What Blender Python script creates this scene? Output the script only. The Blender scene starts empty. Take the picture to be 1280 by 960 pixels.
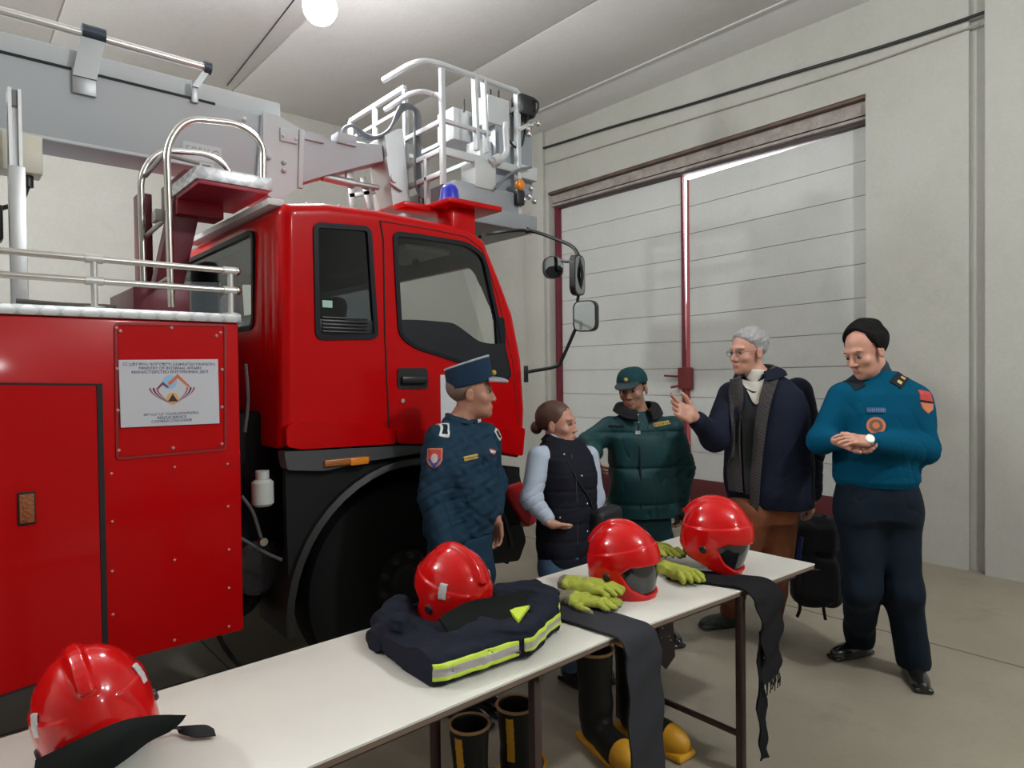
import bpy, bmesh, math, random
import numpy as np
from mathutils import Vector, Matrix
random.seed(7)

scene = bpy.context.scene
COL = scene.collection

# ------------------------------------------------------------------ camera model (vanishing points of the hall)
FPX, CAMH = 833.0, 1.62
def nrm(v):
    v = np.array(v, float); return v / np.linalg.norm(v)
_X = nrm((1600-640, 455-480, FPX)); _Y = nrm((-82-640, 475-480, FPX))
_Y = nrm(_Y - _X*_X.dot(_Y)); _Z = np.cross(_X, _Y)
if _Z[1] > 0: _Z = -_Z
def ray(px, py):
    c = np.array((px-640, py-480, FPX)); return np.array((c.dot(_X), c.dot(_Y), c.dot(_Z)))
ORI = np.array((0, 0, CAMH))
def onX(px, py, x): r = ray(px, py); return ORI + r*(x/r[0])
def onY(px, py, y): r = ray(px, py); return ORI + r*(y/r[1])
def onZ(px, py, z): r = ray(px, py); return ORI + r*((z-CAMH)/r[2])
def atd(px, py, d): r = ray(px, py); return ORI + r*(d/FPX)      # at distance d in front of the camera
FW = np.array((_X[2], _Y[2], 0)); FW = FW/np.linalg.norm(FW)       # level forward
RT = np.array((FW[1], -FW[0], 0))                                 # level right

# ------------------------------------------------------------------ materials
MATS = {}
def mat(name, col, rough=.5, metal=0., coat=0., noise=None, bump=None, emit=None, spec=None, col2=None, trans=0., wear=None, sheen=0.):
    if name in MATS: return MATS[name]
    m = bpy.data.materials.new(name); m.use_nodes = True; MATS[name] = m
    nt = m.node_tree; b = nt.nodes['Principled BSDF']
    b.inputs['Base Color'].default_value = (*col, 1); b.inputs['Roughness'].default_value = rough
    b.inputs['Metallic'].default_value = metal; b.inputs['Coat Weight'].default_value = coat
    b.inputs['Coat Roughness'].default_value = .08
    if sheen: b.inputs['Sheen Weight'].default_value = sheen
    if spec is not None: b.inputs['Specular IOR Level'].default_value = spec
    if trans: b.inputs['Transmission Weight'].default_value = trans
    if emit: b.inputs['Emission Color'].default_value = (*emit[0], 1); b.inputs['Emission Strength'].default_value = emit[1]
    tc = nt.nodes.new('ShaderNodeTexCoord')
    if noise or col2:
        sc, amt = noise or (6, .5)
        n = nt.nodes.new('ShaderNodeTexNoise'); n.inputs['Scale'].default_value = sc; n.inputs['Detail'].default_value = 6
        n.inputs['Roughness'].default_value = .6
        nt.links.new(tc.outputs['Object'], n.inputs['Vector'])
        r = nt.nodes.new('ShaderNodeValToRGB'); r.color_ramp.elements[0].position = .32; r.color_ramp.elements[1].position = .68
        c2 = col2 or tuple(c*(1-amt) for c in col)
        r.color_ramp.elements[0].color = (*c2, 1); r.color_ramp.elements[1].color = (*col, 1)
        nt.links.new(n.outputs['Fac'], r.inputs['Fac']); nt.links.new(r.outputs['Color'], b.inputs['Base Color'])
    if bump:
        sc, st, dist = bump
        n = nt.nodes.new('ShaderNodeTexNoise'); n.inputs['Scale'].default_value = sc; n.inputs['Detail'].default_value = 5
        nt.links.new(tc.outputs['Object'], n.inputs['Vector'])
        bp = nt.nodes.new('ShaderNodeBump'); bp.inputs['Strength'].default_value = st; bp.inputs['Distance'].default_value = dist
        nt.links.new(n.outputs['Fac'], bp.inputs['Height']); nt.links.new(bp.outputs['Normal'], b.inputs['Normal'])
    return m
def glass(name, tint=(.96, .975, .97), refl=.06, rough=.02):
    if name in MATS: return MATS[name]
    m = bpy.data.materials.new(name); m.use_nodes = True; MATS[name] = m
    nt = m.node_tree; nt.nodes.remove(nt.nodes['Principled BSDF']); out = nt.nodes['Material Output']
    t = nt.nodes.new('ShaderNodeBsdfTransparent'); t.inputs[0].default_value = (*tint, 1)
    g = nt.nodes.new('ShaderNodeBsdfGlossy'); g.inputs['Roughness'].default_value = rough
    mx = nt.nodes.new('ShaderNodeMixShader'); fr = nt.nodes.new('ShaderNodeLayerWeight'); fr.inputs[0].default_value = .25
    mt = nt.nodes.new('ShaderNodeMath'); mt.operation = 'MULTIPLY_ADD'; mt.inputs[1].default_value = .18; mt.inputs[2].default_value = refl*.3
    nt.links.new(fr.outputs['Facing'], mt.inputs[0]); nt.links.new(mt.outputs[0], mx.inputs[0])
    nt.links.new(t.outputs[0], mx.inputs[1]); nt.links.new(g.outputs[0], mx.inputs[2]); nt.links.new(mx.outputs[0], out.inputs[0])
    return m

# ------------------------------------------------------------------ objects
def tag(o, label=None, cat=None, group=None, kind=None):
    if label: o['label'] = label
    if cat: o['category'] = cat
    if group: o['group'] = group
    if kind: o['kind'] = kind
    return o
def empty(name, label, cat, group=None, loc=(0, 0, 0)):
    o = bpy.data.objects.new(name, None); COL.objects.link(o); o.location = loc; o.empty_display_size = .1
    return tag(o, label, cat, group)
def link(name, me, mats, parent=None):
    for m in (mats if isinstance(mats, (list, tuple)) else [mats]): me.materials.append(m)
    o = bpy.data.objects.new(name, me); COL.objects.link(o)
    if parent is not None: o.parent = parent
    return o
def tree(o):
    r = [o]
    for c in o.children: r += tree(c)
    return r
def rebase(root, loc, rotz=0.):
    """meshes were made in world coordinates: shift them so the thing's own origin is at its base"""
    loc = Vector(loc); M = (Matrix.Translation(loc) @ Matrix.Rotation(rotz, 4, 'Z')).inverted()
    for o in tree(root):
        if o.type == 'MESH' and not o.get('_rb'):
            o.data.transform(M); o['_rb'] = 1
    root.location = loc; root.rotation_euler.z = rotz
    for o in tree(root):
        if '_rb' in o: del o['_rb']
def copy_tree(o, parent=None):
    c = o.copy(); COL.objects.link(c)
    if parent is not None: c.parent = parent
    for ch in o.children: copy_tree(ch, c)
    return c
def place(root, M):
    root.matrix_world = M; return root

def frame_from(d, up=(0, 0, 1)):
    z = nrm(d); u = np.array(up, float)
    if abs(z.dot(u)) > .98: u = np.array((1., 0, 0))
    x = nrm(np.cross(u, z)); y = np.cross(z, x); return x, y, z
def rnd_poly(pts, r, n=5):
    """round the corners of a 2-D polygon; r a number or a list"""
    out = []; N = len(pts)
    for i in range(N):
        p0, p, p1 = (np.array(pts[j % N], float) for j in (i-1, i, i+1))
        rr = r[i] if isinstance(r, (list, tuple)) else r
        a, b = p0-p, p1-p; la, lb = np.linalg.norm(a), np.linalg.norm(b)
        rr = min(rr, la*.45, lb*.45)
        if rr < 1e-4: out.append(tuple(p)); continue
        A, B = p+a/la*rr, p+b/lb*rr
        for k in range(n+1):
            t = k/n; out.append(tuple((1-t)**2*A+2*t*(1-t)*p+t*t*B))
    return out

class MB:
    def __init__(s): s.bm = bmesh.new()
    def quadgrid(s, rows, closed=False, caps=False):
        vs = [[s.bm.verts.new(tuple(p)) for p in r] for r in rows]
        n = len(rows[0])
        for i in range(len(vs)-1):
            for j in range(n if closed else n-1):
                try: s.bm.faces.new((vs[i][j], vs[i][(j+1) % n], vs[i+1][(j+1) % n], vs[i+1][j]))
                except ValueError: pass
        if caps:
            s.bm.faces.new(list(reversed(vs[0]))); s.bm.faces.new(vs[-1])
        return s
    def box(s, lo, hi, bevel=0, M=None, seg=2):
        lo, hi = np.minimum(lo, hi), np.maximum(lo, hi)
        g = bmesh.ops.create_cube(s.bm, size=1)['verts']
        for v in g: v.co = Vector([lo[k]+(v.co[k]+.5)*(hi[k]-lo[k]) for k in range(3)])
        es = list({e for v in g for e in v.link_edges})
        if bevel:
            r = bmesh.ops.bevel(s.bm, geom=es, offset=min(bevel, .48*min(hi-lo)), segments=seg, profile=.5, affect='EDGES')
            g = list({v for f in r['faces'] for v in f.verts})
        if M is not None: bmesh.ops.transform(s.bm, matrix=Matrix(M), verts=g)
        return s
    def bar(s, p0, p1, w, h, up=(0, 0, 1), bevel=.003):
        p0, p1 = np.array(p0, float), np.array(p1, float)
        x, y, z = frame_from(p1-p0, up); L = np.linalg.norm(p1-p0); c = (p0+p1)/2
        M = Matrix([[x[i], y[i], z[i], c[i]] for i in range(3)]+[[0, 0, 0, 1]])
        return s.box((-w/2, -h/2, -L/2), (w/2, h/2, L/2), bevel, M)
    def cyl(s, p0, p1, r0, r1=None, n=20, caps=True, bev=0):
        r1 = r0 if r1 is None else r1
        p0, p1 = np.array(p0, float), np.array(p1, float); x, y, z = frame_from(p1-p0)
        prof = [(0, r0), (1, r1)]; L = np.linalg.norm(p1-p0)
        if bev: prof = [(0, r0-bev), (bev/L, r0), (1-bev/L, r1), (1, r1-bev)]
        rows = [[p0+(p1-p0)*t+r*(x*math.cos(a)+y*math.sin(a)) for a in [2*math.pi*k/n for k in range(n)]] for t, r in prof]
        return s.quadgrid(rows, True, caps)
    def tube(s, pts, r, n=10, caps=True, rads=None, flat=1.):
        pts = [np.array(p, float) for p in pts]; rows = []; px = None
        for i, p in enumerate(pts):
            d = pts[min(i+1, len(pts)-1)]-pts[max(i-1, 0)]
            x, y, z = frame_from(d)
            if px is not None:
                x = px - z*px.dot(z); x = nrm(x); y = np.cross(z, x)
            px = x; rr = rads[i] if rads else r
            rows.append([p+rr*(x*math.cos(a)+y*flat*math.sin(a)) for a in [2*math.pi*k/n for k in range(n)]])
        return s.quadgrid(rows, True, caps)
    def lathe(s, c, axis, prof, n=32, up=(0, 0, 1)):
        c = np.array(c, float); x, y, z = frame_from(axis, up)
        rows = [[c+z*h+r*(x*math.cos(a)+y*math.sin(a)) for a in [2*math.pi*k/n for k in range(n)]] for h, r in prof]
        return s.quadgrid(rows, True, True)
    def prism(s, pts2, f, t0, t1, holes=()):
        """pts2: 2-D outline, f(u,v,t)->world, extruded from t0 to t1, with holes"""
        loops = [pts2]+list(holes); edges = []; bot = []
        for lp in loops:
            vs = [s.bm.verts.new(tuple(f(u, v, t0))) for u, v in lp]
            bot.append(vs)
            for i in range(len(vs)): edges.append(s.bm.edges.new((vs[i], vs[(i+1) % len(vs)])))
        r = bmesh.ops.triangle_fill(s.bm, edges=edges, use_beauty=True)
        fs = [g for g in r['geom'] if isinstance(g, bmesh.types.BMFace)]
        e = bmesh.ops.extrude_face_region(s.bm, geom=fs)
        nv = [g for g in e['geom'] if isinstance(g, bmesh.types.BMVert)]
        d = Vector(tuple(np.array(f(0, 0, t1), float)-np.array(f(0, 0, t0), float)))
        bmesh.ops.translate(s.bm, verts=nv, vec=d)
        return s
    def ball(s, c, r, M=None, n=16, sc=(1, 1, 1)):
        g = bmesh.ops.create_uvsphere(s.bm, u_segments=n, v_segments=max(6, n//2+2), radius=1)['verts']
        R = Matrix.Translation(Vector(tuple(c))) @ (M.to_4x4() if M is not None else Matrix.Identity(4)) @ Matrix.Diagonal((r*sc[0], r*sc[1], r*sc[2], 1))
        bmesh.ops.transform(s.bm, matrix=R, verts=g); return s
    def build(s, name, m, parent=None, smooth=35, label=None):
        bmesh.ops.recalc_face_normals(s.bm, faces=s.bm.faces[:])
        me = bpy.data.meshes.new(name); s.bm.to_mesh(me); s.bm.free()
        if smooth:
            me.polygons.foreach_set('use_smooth', [True]*len(me.polygons))
            me.set_sharp_from_angle(angle=math.radians(smooth))
        o = link(name, me, m, parent)
        if label: o['label'] = label
        return o
def arc(p0, c, p1, n=8):
    p0, c, p1 = (np.array(p, float) for p in (p0, c, p1))
    return [(1-t)**2*p0+2*t*(1-t)*c+t*t*p1 for t in [k/n for k in range(n+1)]]
def smooth_path(pts, n=6):
    P = [np.array(p, float) for p in pts]; P = [2*P[0]-P[1]]+P+[2*P[-1]-P[-2]]; out = []
    for i in range(1, len(P)-2):
        for k in range(n):
            t = k/n; a, b, c, d = P[i-1:i+3]
            out.append(.5*((2*b)+(-a+c)*t+(2*a-5*b+4*c-d)*t*t+(-a+3*b-3*c+d)*t**3))
    out.append(P[-2]); return out
def fillet(pts, r, n=5):
    """3-D polyline with rounded bends"""
    P = [np.array(p, float) for p in pts]; out = [P[0]]
    for i in range(1, len(P)-1):
        a, b = P[i-1]-P[i], P[i+1]-P[i]; la, lb = np.linalg.norm(a), np.linalg.norm(b); q = min(r, la*.48, lb*.48)
        out += arc(P[i]+a/la*q, P[i], P[i]+b/lb*q, n)
    return out+[P[-1]]

# ------------------------------------------------------------------ distance fields -> one continuous mesh
class SDF:
    def __init__(s, lo, hi, h):
        s.lo = np.array(lo, float); s.h = h; hs = np.broadcast_to(np.array(h, float), 3); s.hs = hs
        s.n = np.ceil((np.array(hi)-s.lo)/hs).astype(int)+1
        s.V = np.full(tuple(s.n), 1., np.float32)
        s.ax = [(s.lo[k]+hs[k]*np.arange(s.n[k])).astype(np.float32) for k in range(3)]
    def blk(s, lo, hi):
        i0 = np.clip(np.floor((np.array(lo)-s.lo)/s.hs).astype(int), 0, s.n-1)
        i1 = np.clip(np.ceil((np.array(hi)-s.lo)/s.hs).astype(int)+1, 1, s.n)
        sl = tuple(slice(a, b) for a, b in zip(i0, i1))
        X, Y, Z = s.ax[0][sl[0]][:, None, None], s.ax[1][sl[1]][None, :, None], s.ax[2][sl[2]][None, None, :]
        return sl, X, Y, Z
    def op(s, prim, mode='u', k=0.):
        f, lo, hi = prim; m = max(k, .012)+.01
        if mode == 'i': sl, X, Y, Z = s.blk(s.lo, s.lo+s.hs*s.n)
        else: sl, X, Y, Z = s.blk(np.array(lo)-m, np.array(hi)+m)
        A = s.V[sl]
        if A.size == 0: return s
        B = f(X, Y, Z).astype(np.float32)
        if mode == 'u':
            if k > 0:
                hh = np.maximum(k-np.abs(A-B), 0)/k; s.V[sl] = np.minimum(A, B)-hh*hh*k*.25
            else: s.V[sl] = np.minimum(A, B)
        else:
            if mode == 's': B = -B
            if k > 0:
                hh = np.maximum(k-np.abs(A-B), 0)/k; s.V[sl] = np.maximum(A, B)+hh*hh*k*.25
            else: s.V[sl] = np.maximum(A, B)
        return s
    def add(s, prim, k=0.): return s.op(prim, 'u', k)
    def sub(s, prim, k=0.): return s.op(prim, 's', k)
    def cut(s, prim, k=0.): return s.op(prim, 'i', k)
    def disp(s, f):
        sl, X, Y, Z = s.blk(s.lo, s.lo+s.hs*s.n); s.V = s.V+f(X, Y, Z).astype(np.float32); return s
    def clone(s, off=0.):
        c = SDF.__new__(SDF); c.__dict__.update(s.__dict__); c.V = s.V+np.float32(off); return c
    def geo(s):
        V = s.V; V[0] = 1; V[-1] = 1; V[:, 0] = 1; V[:, -1] = 1; V[:, :, 0] = 1; V[:, :, -1] = 1
        ins = V < 0
        c = ins[:-1, :-1, :-1].astype(np.int8)
        for dx in (0, 1):
            for dy in (0, 1):
                for dz in (0, 1):
                    if dx or dy or dz:
                        c = c+ins[dx:V.shape[0]-1+dx, dy:V.shape[1]-1+dy, dz:V.shape[2]-1+dz]
        I, J, K = np.nonzero((c > 0) & (c < 8)); del c
        idx = np.full(tuple(s.n-1), -1, np.int32); idx[I, J, K] = np.arange(len(I))
        acc = np.zeros((len(I), 3)); cnt = np.zeros(len(I))
        cor = {}
        for dx in (0, 1):
            for dy in (0, 1):
                for dz in (0, 1): cor[dx, dy, dz] = V[I+dx, J+dy, K+dz]
        for a in cor:
            for ax in range(3):
                if a[ax] == 0:
                    b = list(a); b[ax] = 1; b = tuple(b); va, vb = cor[a], cor[b]; m = (va < 0) != (vb < 0)
                    t = np.where(m, va/np.where(m, va-vb, 1), 0)
                    for q in range(3): acc[:, q] += np.where(m, a[q]+(t if q == ax else 0), 0)
                    cnt += m
        P = (acc/np.maximum(cnt, 1)[:, None]+np.stack([I, J, K], 1))*s.hs+s.lo
        F = []
        for ax in range(3):
            a, b = [(1, 2), (2, 0), (0, 1)][ax]
            sa = [slice(None)]*3; sb = [slice(None)]*3; sa[ax] = slice(0, -1); sb[ax] = slice(1, None)
            A, B = ins[tuple(sa)], ins[tuple(sb)]; g = np.stack(np.nonzero(A != B), 1)
            g = g[(g[:, a] > 0) & (g[:, b] > 0)]
            fl = A[tuple(g.T)]
            def id_(da, db):
                q = g.copy(); q[:, a] -= da; q[:, b] -= db
                q = np.minimum(q, np.array(idx.shape)-1); return idx[q[:, 0], q[:, 1], q[:, 2]]
            q = np.stack([id_(1, 1), id_(0, 1), id_(0, 0), id_(1, 0)], 1); q[~fl] = q[~fl][:, ::-1]
            F.append(q)
        return P, np.concatenate(F)
    def mesh(s, name, mats, parent=None, pred=None, smooth=True, label=None, lap=0):
        P, F = s.geo()
        F = F[(F >= 0).all(1)]
        if lap:
            for _ in range(lap):
                S = np.zeros_like(P); c = np.zeros(len(P))
                for i in range(4):
                    a, b = F[:, i], F[:, (i+1) % 4]
                    np.add.at(S, a, P[b]); np.add.at(S, b, P[a]); np.add.at(c, a, 1); np.add.at(c, b, 1)
                P = P*.5+.5*S/np.maximum(c, 1)[:, None]
        me = bpy.data.meshes.new(name); me.vertices.add(len(P)); me.vertices.foreach_set('co', P.astype(np.float32).ravel())
        me.loops.add(F.size); me.loops.foreach_set('vertex_index', F.astype(np.int32).ravel())
        me.polygons.add(len(F)); me.polygons.foreach_set('loop_start', np.arange(len(F), dtype=np.int32)*4)
        if pred is not None:
            C = P[F].mean(1); me.polygons.foreach_set('material_index', pred(C).astype(np.int32))
        if smooth: me.polygons.foreach_set('use_smooth', np.ones(len(F), bool))
        me.update(calc_edges=True)
        o = link(name, me, mats, parent)
        if label: o['label'] = label
        return o
def p_cone(p0, p1, r0, r1=None):
    r1 = r0 if r1 is None else r1; p0, p1 = np.array(p0, float), np.array(p1, float); d = p1-p0; L = max(d.dot(d), 1e-9)
    def f(X, Y, Z):
        t = np.clip(((X-p0[0])*d[0]+(Y-p0[1])*d[1]+(Z-p0[2])*d[2])/L, 0, 1)
        return np.sqrt((X-p0[0]-t*d[0])**2+(Y-p0[1]-t*d[1])**2+(Z-p0[2]-t*d[2])**2)-(r0+(r1-r0)*t)
    r = max(r0, r1); return f, np.minimum(p0, p1)-r, np.maximum(p0, p1)+r
def loc3(X, Y, Z, c, ax):
    x, y, z = X-c[0], Y-c[1], Z-c[2]
    return [x*a[0]+y*a[1]+z*a[2] for a in ax]
ID3 = (np.array((1., 0, 0)), np.array((0, 1., 0)), np.array((0, 0, 1.)))
def p_ell(c, r, ax=ID3):
    c = np.array(c, float); r = np.array(r, float)
    def f(X, Y, Z):
        u, v, w = loc3(X, Y, Z, c, ax)
        k0 = np.sqrt((u/r[0])**2+(v/r[1])**2+(w/r[2])**2); k1 = np.sqrt((u/r[0]**2)**2+(v/r[1]**2)**2+(w/r[2]**2)**2)+1e-9
        return k0*(k0-1)/k1
    R = np.sqrt(sum((a*q)**2 for a, q in zip(ax, r))); return f, c-R, c+R
def p_box(c, hf, r=0., ax=ID3):
    c = np.array(c, float); hf = np.array(hf, float)
    def f(X, Y, Z):
        q = [np.abs(u)-(h_-r) for u, h_ in zip(loc3(X, Y, Z, c, ax), hf)]
        return np.sqrt(np.maximum(q[0], 0)**2+np.maximum(q[1], 0)**2+np.maximum(q[2], 0)**2)+np.minimum(np.maximum(np.maximum(q[0], q[1]), q[2]), 0)-r
    R = sum(np.abs(a*q) for a, q in zip(ax, hf)); return f, c-R, c+R
def p_half(c, n):
    c, n = np.array(c, float), nrm(n)
    return (lambda X, Y, Z: (X-c[0])*n[0]+(Y-c[1])*n[1]+(Z-c[2])*n[2]), (-99,)*3, (99,)*3
def poly2(P, u, v):
    """signed distance to a polygon, negative inside"""
    P = np.array(P, float); N = len(P); d = None; s = None
    for i in range(N):
        a, b = P[i-1], P[i]; e = b-a; wu, wv = u-a[0], v-a[1]
        t = np.clip((wu*e[0]+wv*e[1])/max(e.dot(e), 1e-12), 0, 1)
        dd = (wu-t*e[0])**2+(wv-t*e[1])**2; d = dd if d is None else np.minimum(d, dd)
        c = ((a[1] > v) != (b[1] > v)) & (u < (b[0]-a[0])*(v-a[1])/((b[1]-a[1]) if abs(b[1]-a[1]) > 1e-9 else 1e-9)+a[0])
        s = c if s is None else s ^ c
    return np.where(s, -1, 1)*np.sqrt(d)
def p_ext(P, axis, t0, t1, r=0.):
    """polygon extruded along a world axis; in-plane axes are the other two in order"""
    o = [k for k in range(3) if k != axis]; P = np.array(P, float)
    def f(X, Y, Z):
        C = [X, Y, Z]; d2 = poly2(P, C[o[0]], C[o[1]])+r; dz = np.abs(C[axis]-(t0+t1)/2)-(t1-t0)/2+r
        return np.minimum(np.maximum(d2, dz), 0)+np.sqrt(np.maximum(d2, 0)**2+np.maximum(dz, 0)**2)-r
    lo = [0]*3; hi = [0]*3; lo[axis], hi[axis] = t0, t1
    for q, k in enumerate(o): lo[k], hi[k] = P[:, q].min(), P[:, q].max()
    return f, np.array(lo), np.array(hi)
def wob(sc, amp, seed=0, warp=1.2):
    rs = np.random.RandomState(seed); A = rs.randn(4, 3)*sc; ph = rs.rand(4)*6.28
    def f(X, Y, Z):
        a = np.sin(A[0, 0]*X+A[0, 1]*Y+A[0, 2]*Z+ph[0]); b = np.sin(A[1, 0]*X+A[1, 1]*Y+A[1, 2]*Z+ph[1]+warp*a)
        return amp*(b+.6*np.sin(A[2, 0]*X+A[2, 1]*Y+A[2, 2]*Z+ph[2]+warp*b))
    return f
def text(name, s, size, M, m, parent=None, ext=.0006, align='CENTER'):
    cu = bpy.data.curves.new(name, 'FONT'); cu.body = s; cu.size = size; cu.align_x = align; cu.align_y = 'CENTER'; cu.extrude = ext
    t = bpy.data.objects.new('tmp', cu); COL.objects.link(t); bpy.context.view_layer.update()
    me = bpy.data.meshes.new_from_object(t.evaluated_get(bpy.context.evaluated_depsgraph_get()))
    bpy.data.objects.remove(t); me.transform(M); me.name = name; me.materials.clear()
    return link(name, me, m, parent)

# shared materials
M_RED = mat('red_paint', (.48, .0012, .0028), .30, coat=.12, spec=.12)
M_REDD = mat('dark_red_paint', (.155, .014, .026), .45, noise=(5, .2))
M_BLK = mat('black_rubber', (.008, .008, .010), .7)
M_BLKP = mat('black_plastic', (.011, .012, .014), .38)
M_CHAS = mat('chassis_black', (.006, .006, .007), .8, spec=.2)
M_STEEL = mat('brushed_steel', (.62, .6, .56), .25, metal=1)
M_ALU = mat('aluminium', (.62, .63, .64), .38, metal=.75)
M_GREY = mat('grey_paint', (.42, .45, .47), .42)
M_WHITE = mat('white_paint', (.72, .74, .74), .4)
# ================================================================== the hall
XW, YB, CZ = 6.21, 7.94, 4.82
XL, YR = -6.0, -8.0
def wall_mat(name, c1, c2, stain=.35, seed=0):
    m = bpy.data.materials.new(name); m.use_nodes = True; nt = m.node_tree; b = nt.nodes['Principled BSDF']; b.inputs['Roughness'].default_value = .75
    tc = nt.nodes.new('ShaderNodeTexCoord'); L = nt.links.new
    def nz(sc, det, off):
        mp = nt.nodes.new('ShaderNodeMapping'); mp.inputs['Location'].default_value = (off+seed, off*2, seed*3); L(tc.outputs['Object'], mp.inputs[0])
        n = nt.nodes.new('ShaderNodeTexNoise'); n.inputs['Scale'].default_value = sc; n.inputs['Detail'].default_value = det; n.inputs['Roughness'].default_value = .65
        L(mp.outputs[0], n.inputs['Vector']); return n
    def ramp(n, p0, p1, a, bb):
        r = nt.nodes.new('ShaderNodeValToRGB'); e = r.color_ramp.elements; e[0].position, e[1].position = p0, p1; e[0].color, e[1].color = (*a, 1), (*bb, 1)
        L(n.outputs['Fac'], r.inputs[0]); return r
    base = ramp(nz(.7, 8, 1), .3, .7, c2, c1); st = ramp(nz(2.3, 10, 7), .58, .74, (0, 0, 0), (1, 1, 1)); fine = ramp(nz(40, 4, 3), .3, .7, (.93,)*3, (1,)*3)
    mx = nt.nodes.new('ShaderNodeMixRGB'); mx.inputs[2].default_value = (*[c*.72 for c in c2], 1); L(base.outputs[0], mx.inputs[1])
    mu = nt.nodes.new('ShaderNodeMath'); mu.operation = 'MULTIPLY'; mu.inputs[1].default_value = stain; L(st.outputs[0], mu.inputs[0]); L(mu.outputs[0], mx.inputs[0])
    m2 = nt.nodes.new('ShaderNodeMixRGB'); m2.blend_type = 'MULTIPLY'; m2.inputs[0].default_value = 1; L(mx.outputs[0], m2.inputs[1]); L(fine.outputs[0], m2.inputs[2])
    L(m2.outputs[0], b.inputs['Base Color'])
    bp = nt.nodes.new('ShaderNodeBump'); bp.inputs['Strength'].default_value = .25; bp.inputs['Distance'].default_value = .01
    L(nz(14, 8, 5).outputs['Fac'], bp.inputs['Height']); L(bp.outputs[0], b.inputs['Normal'])
    MATS[name] = m; return m
M_WALL = wall_mat('lime_plaster', (.50, .495, .455), (.43, .425, .38))
M_CEIL = wall_mat('ceiling_concrete', (.80, .80, .79), (.72, .72, .71), .15, 3)
M_FLOOR = wall_mat('concrete_floor', (.35, .31, .24), (.25, .22, .165), .5, 5)
M_DOORW = wall_mat('door_boards', (.62, .63, .61), (.55, .56, .54), .25, 8)
MATS['concrete_floor'].node_tree.nodes['Principled BSDF'].inputs['Roughness'].default_value = .55
def struct(mb, name, m, **k):
    o = mb.build(name, m, **k); o['kind'] = 'structure'; return o
struct(MB().box((XL-.3, YR-.3, -.2), (XW+1.2, YB+.3, 0)), 'floor', M_FLOOR)
# expansion joints cut as thin dark lines in the floor
j = MB()
for x in (1.2, 4.4): j.box((x, YR, 0), (x+.012, YB, .0012))
for y in (.55, 3.8): j.box((XL, y, 0), (XW, y+.012, .0012))
struct(j, 'trim_1', mat('joint_dark', (.12, .11, .09), .9))
# ceiling of precast slabs running along the door wall, each with a small joint
c = MB(); edges = [XL-.3]+[onZ(px, py, CZ)[0] for px, py in ((300, 105), (600, 85), (670, 140))]+[XW+1.2]
edges = [edges[0], -3.2, -.9, .9, edges[1] if 1.2 < edges[1] < 2.6 else 2.3, edges[2], edges[3], edges[4]]
for a, b in zip(edges[:-1], edges[1:]):
    c.box((a+.006, YR-.3, CZ), (b-.006, YB+.3, CZ+.25), .012)
c.box((XL-.3, YR-.3, CZ+.02), (XW+1.2, YB+.3, CZ+.3))
struct(c, 'ceiling', M_CEIL)
xj = edges[-2]
struct(MB().box((xj-.02, YR, CZ-.012), (xj+.035, YB, CZ+.002), .004), 'trim_2', mat('joint_mortar', (.62, .62, .6), .8))
# crack-like cable on the ceiling
ck = [onZ(px, py, CZ-.008) for px, py in ((284, 107), (310, 74), (335, 42), (352, 20), (372, -6))]
tag(MB().tube(smooth_path(ck, 4), .006, 6).build('ceiling_cable', M_BLKP), 'thin black cable running along the ceiling left of the bright lamp', 'cable')

# walls
struct(MB().box((XL-.3, YB, -.1), (XW+1.2, YB+.3, CZ+.1)), 'wall_back', M_WALL)
struct(MB().box((XL-.3, YR-.3, -.1), (XL, YB+.3, CZ+.1)), 'wall_left', M_WALL)
struct(MB().box((XL-.3, YR-.3, -.1), (XW+1.2, YR, CZ+.1)), 'wall_rear', M_WALL)
# door wall with the gate opening
DY0, DY1, DZ = 2.39, 6.37, 4.03
w = MB(); f = lambda u, v, t: (t, u, v)
w.prism([(1.62, -.05), (DY0, -.05), (DY0, DZ), (DY1, DZ-.02), (DY1, -.05), (YB+.1, -.05), (YB+.1, CZ+.05), (1.62, CZ+.05)], f, XW, XW+.32)
w.box((XW+.05, 1.50, -.05), (XW+.32, 1.63, CZ+.05))                      # shallow vertical groove
w.box((XW-.05, .2, -.05), (XW+.32, 1.505, CZ+.05), .01)                 # pilaster at the right
w.box((XW, YR-.1, -.05), (XW+.32, .21, CZ+.05))
struct(w, 'wall_right', M_WALL, smooth=0)
# corner pier left of the gate
struct(MB().box((XW-.05, DY1+.06, 0), (XW+.02, DY1+.42, CZ), .01), 'trim_3', M_WALL)

# gate: two leaves of white boards in a dark red steel frame
XD = XW+.16
def leaf(num, y0, y1, zt0, zt1, zr):
    """y0<y1; top edge z at y0 / y1; bottom rail height zr"""
    r = bpy.data.objects.new(f'door_{num}', None); COL.objects.link(r); r['kind'] = 'structure'; r.location = (0, 0, 0)
    n = 11; z0 = zr
    def top(y): return zt0+(zt1-zt0)*(y-y0)/(y1-y0)
    for i in range(n):
        a0, a1 = i/n, (i+1)/n; b = MB()
        lo = lambda y, a: z0+(top(y)-z0)*a
        g = .003
        P = [(y0, lo(y0, a0)+g), (y1, lo(y1, a0)+g), (y1, lo(y1, a1)-g), (y0, lo(y0, a1)-g)]
        b.prism(P, f, XD, XD+.05)
        b.build('board', M_DOORW, r, smooth=0)
    MB().prism([(y0, z0), (y1, z0), (y1, top(y1)-.01), (y0, top(y0)-.01)], f, XD+.012, XD+.06).build('backing_sheet', mat('seam_brown', (.25, .22, .17), .9), r, smooth=0)
    MB().box((XD-.015, y0, .03), (XD+.07, y1, z0), .004).build('bottom_rail', mat('gate_red', (.10, .012, .018), .5), r)
    return r
HZ = 3.82
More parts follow.
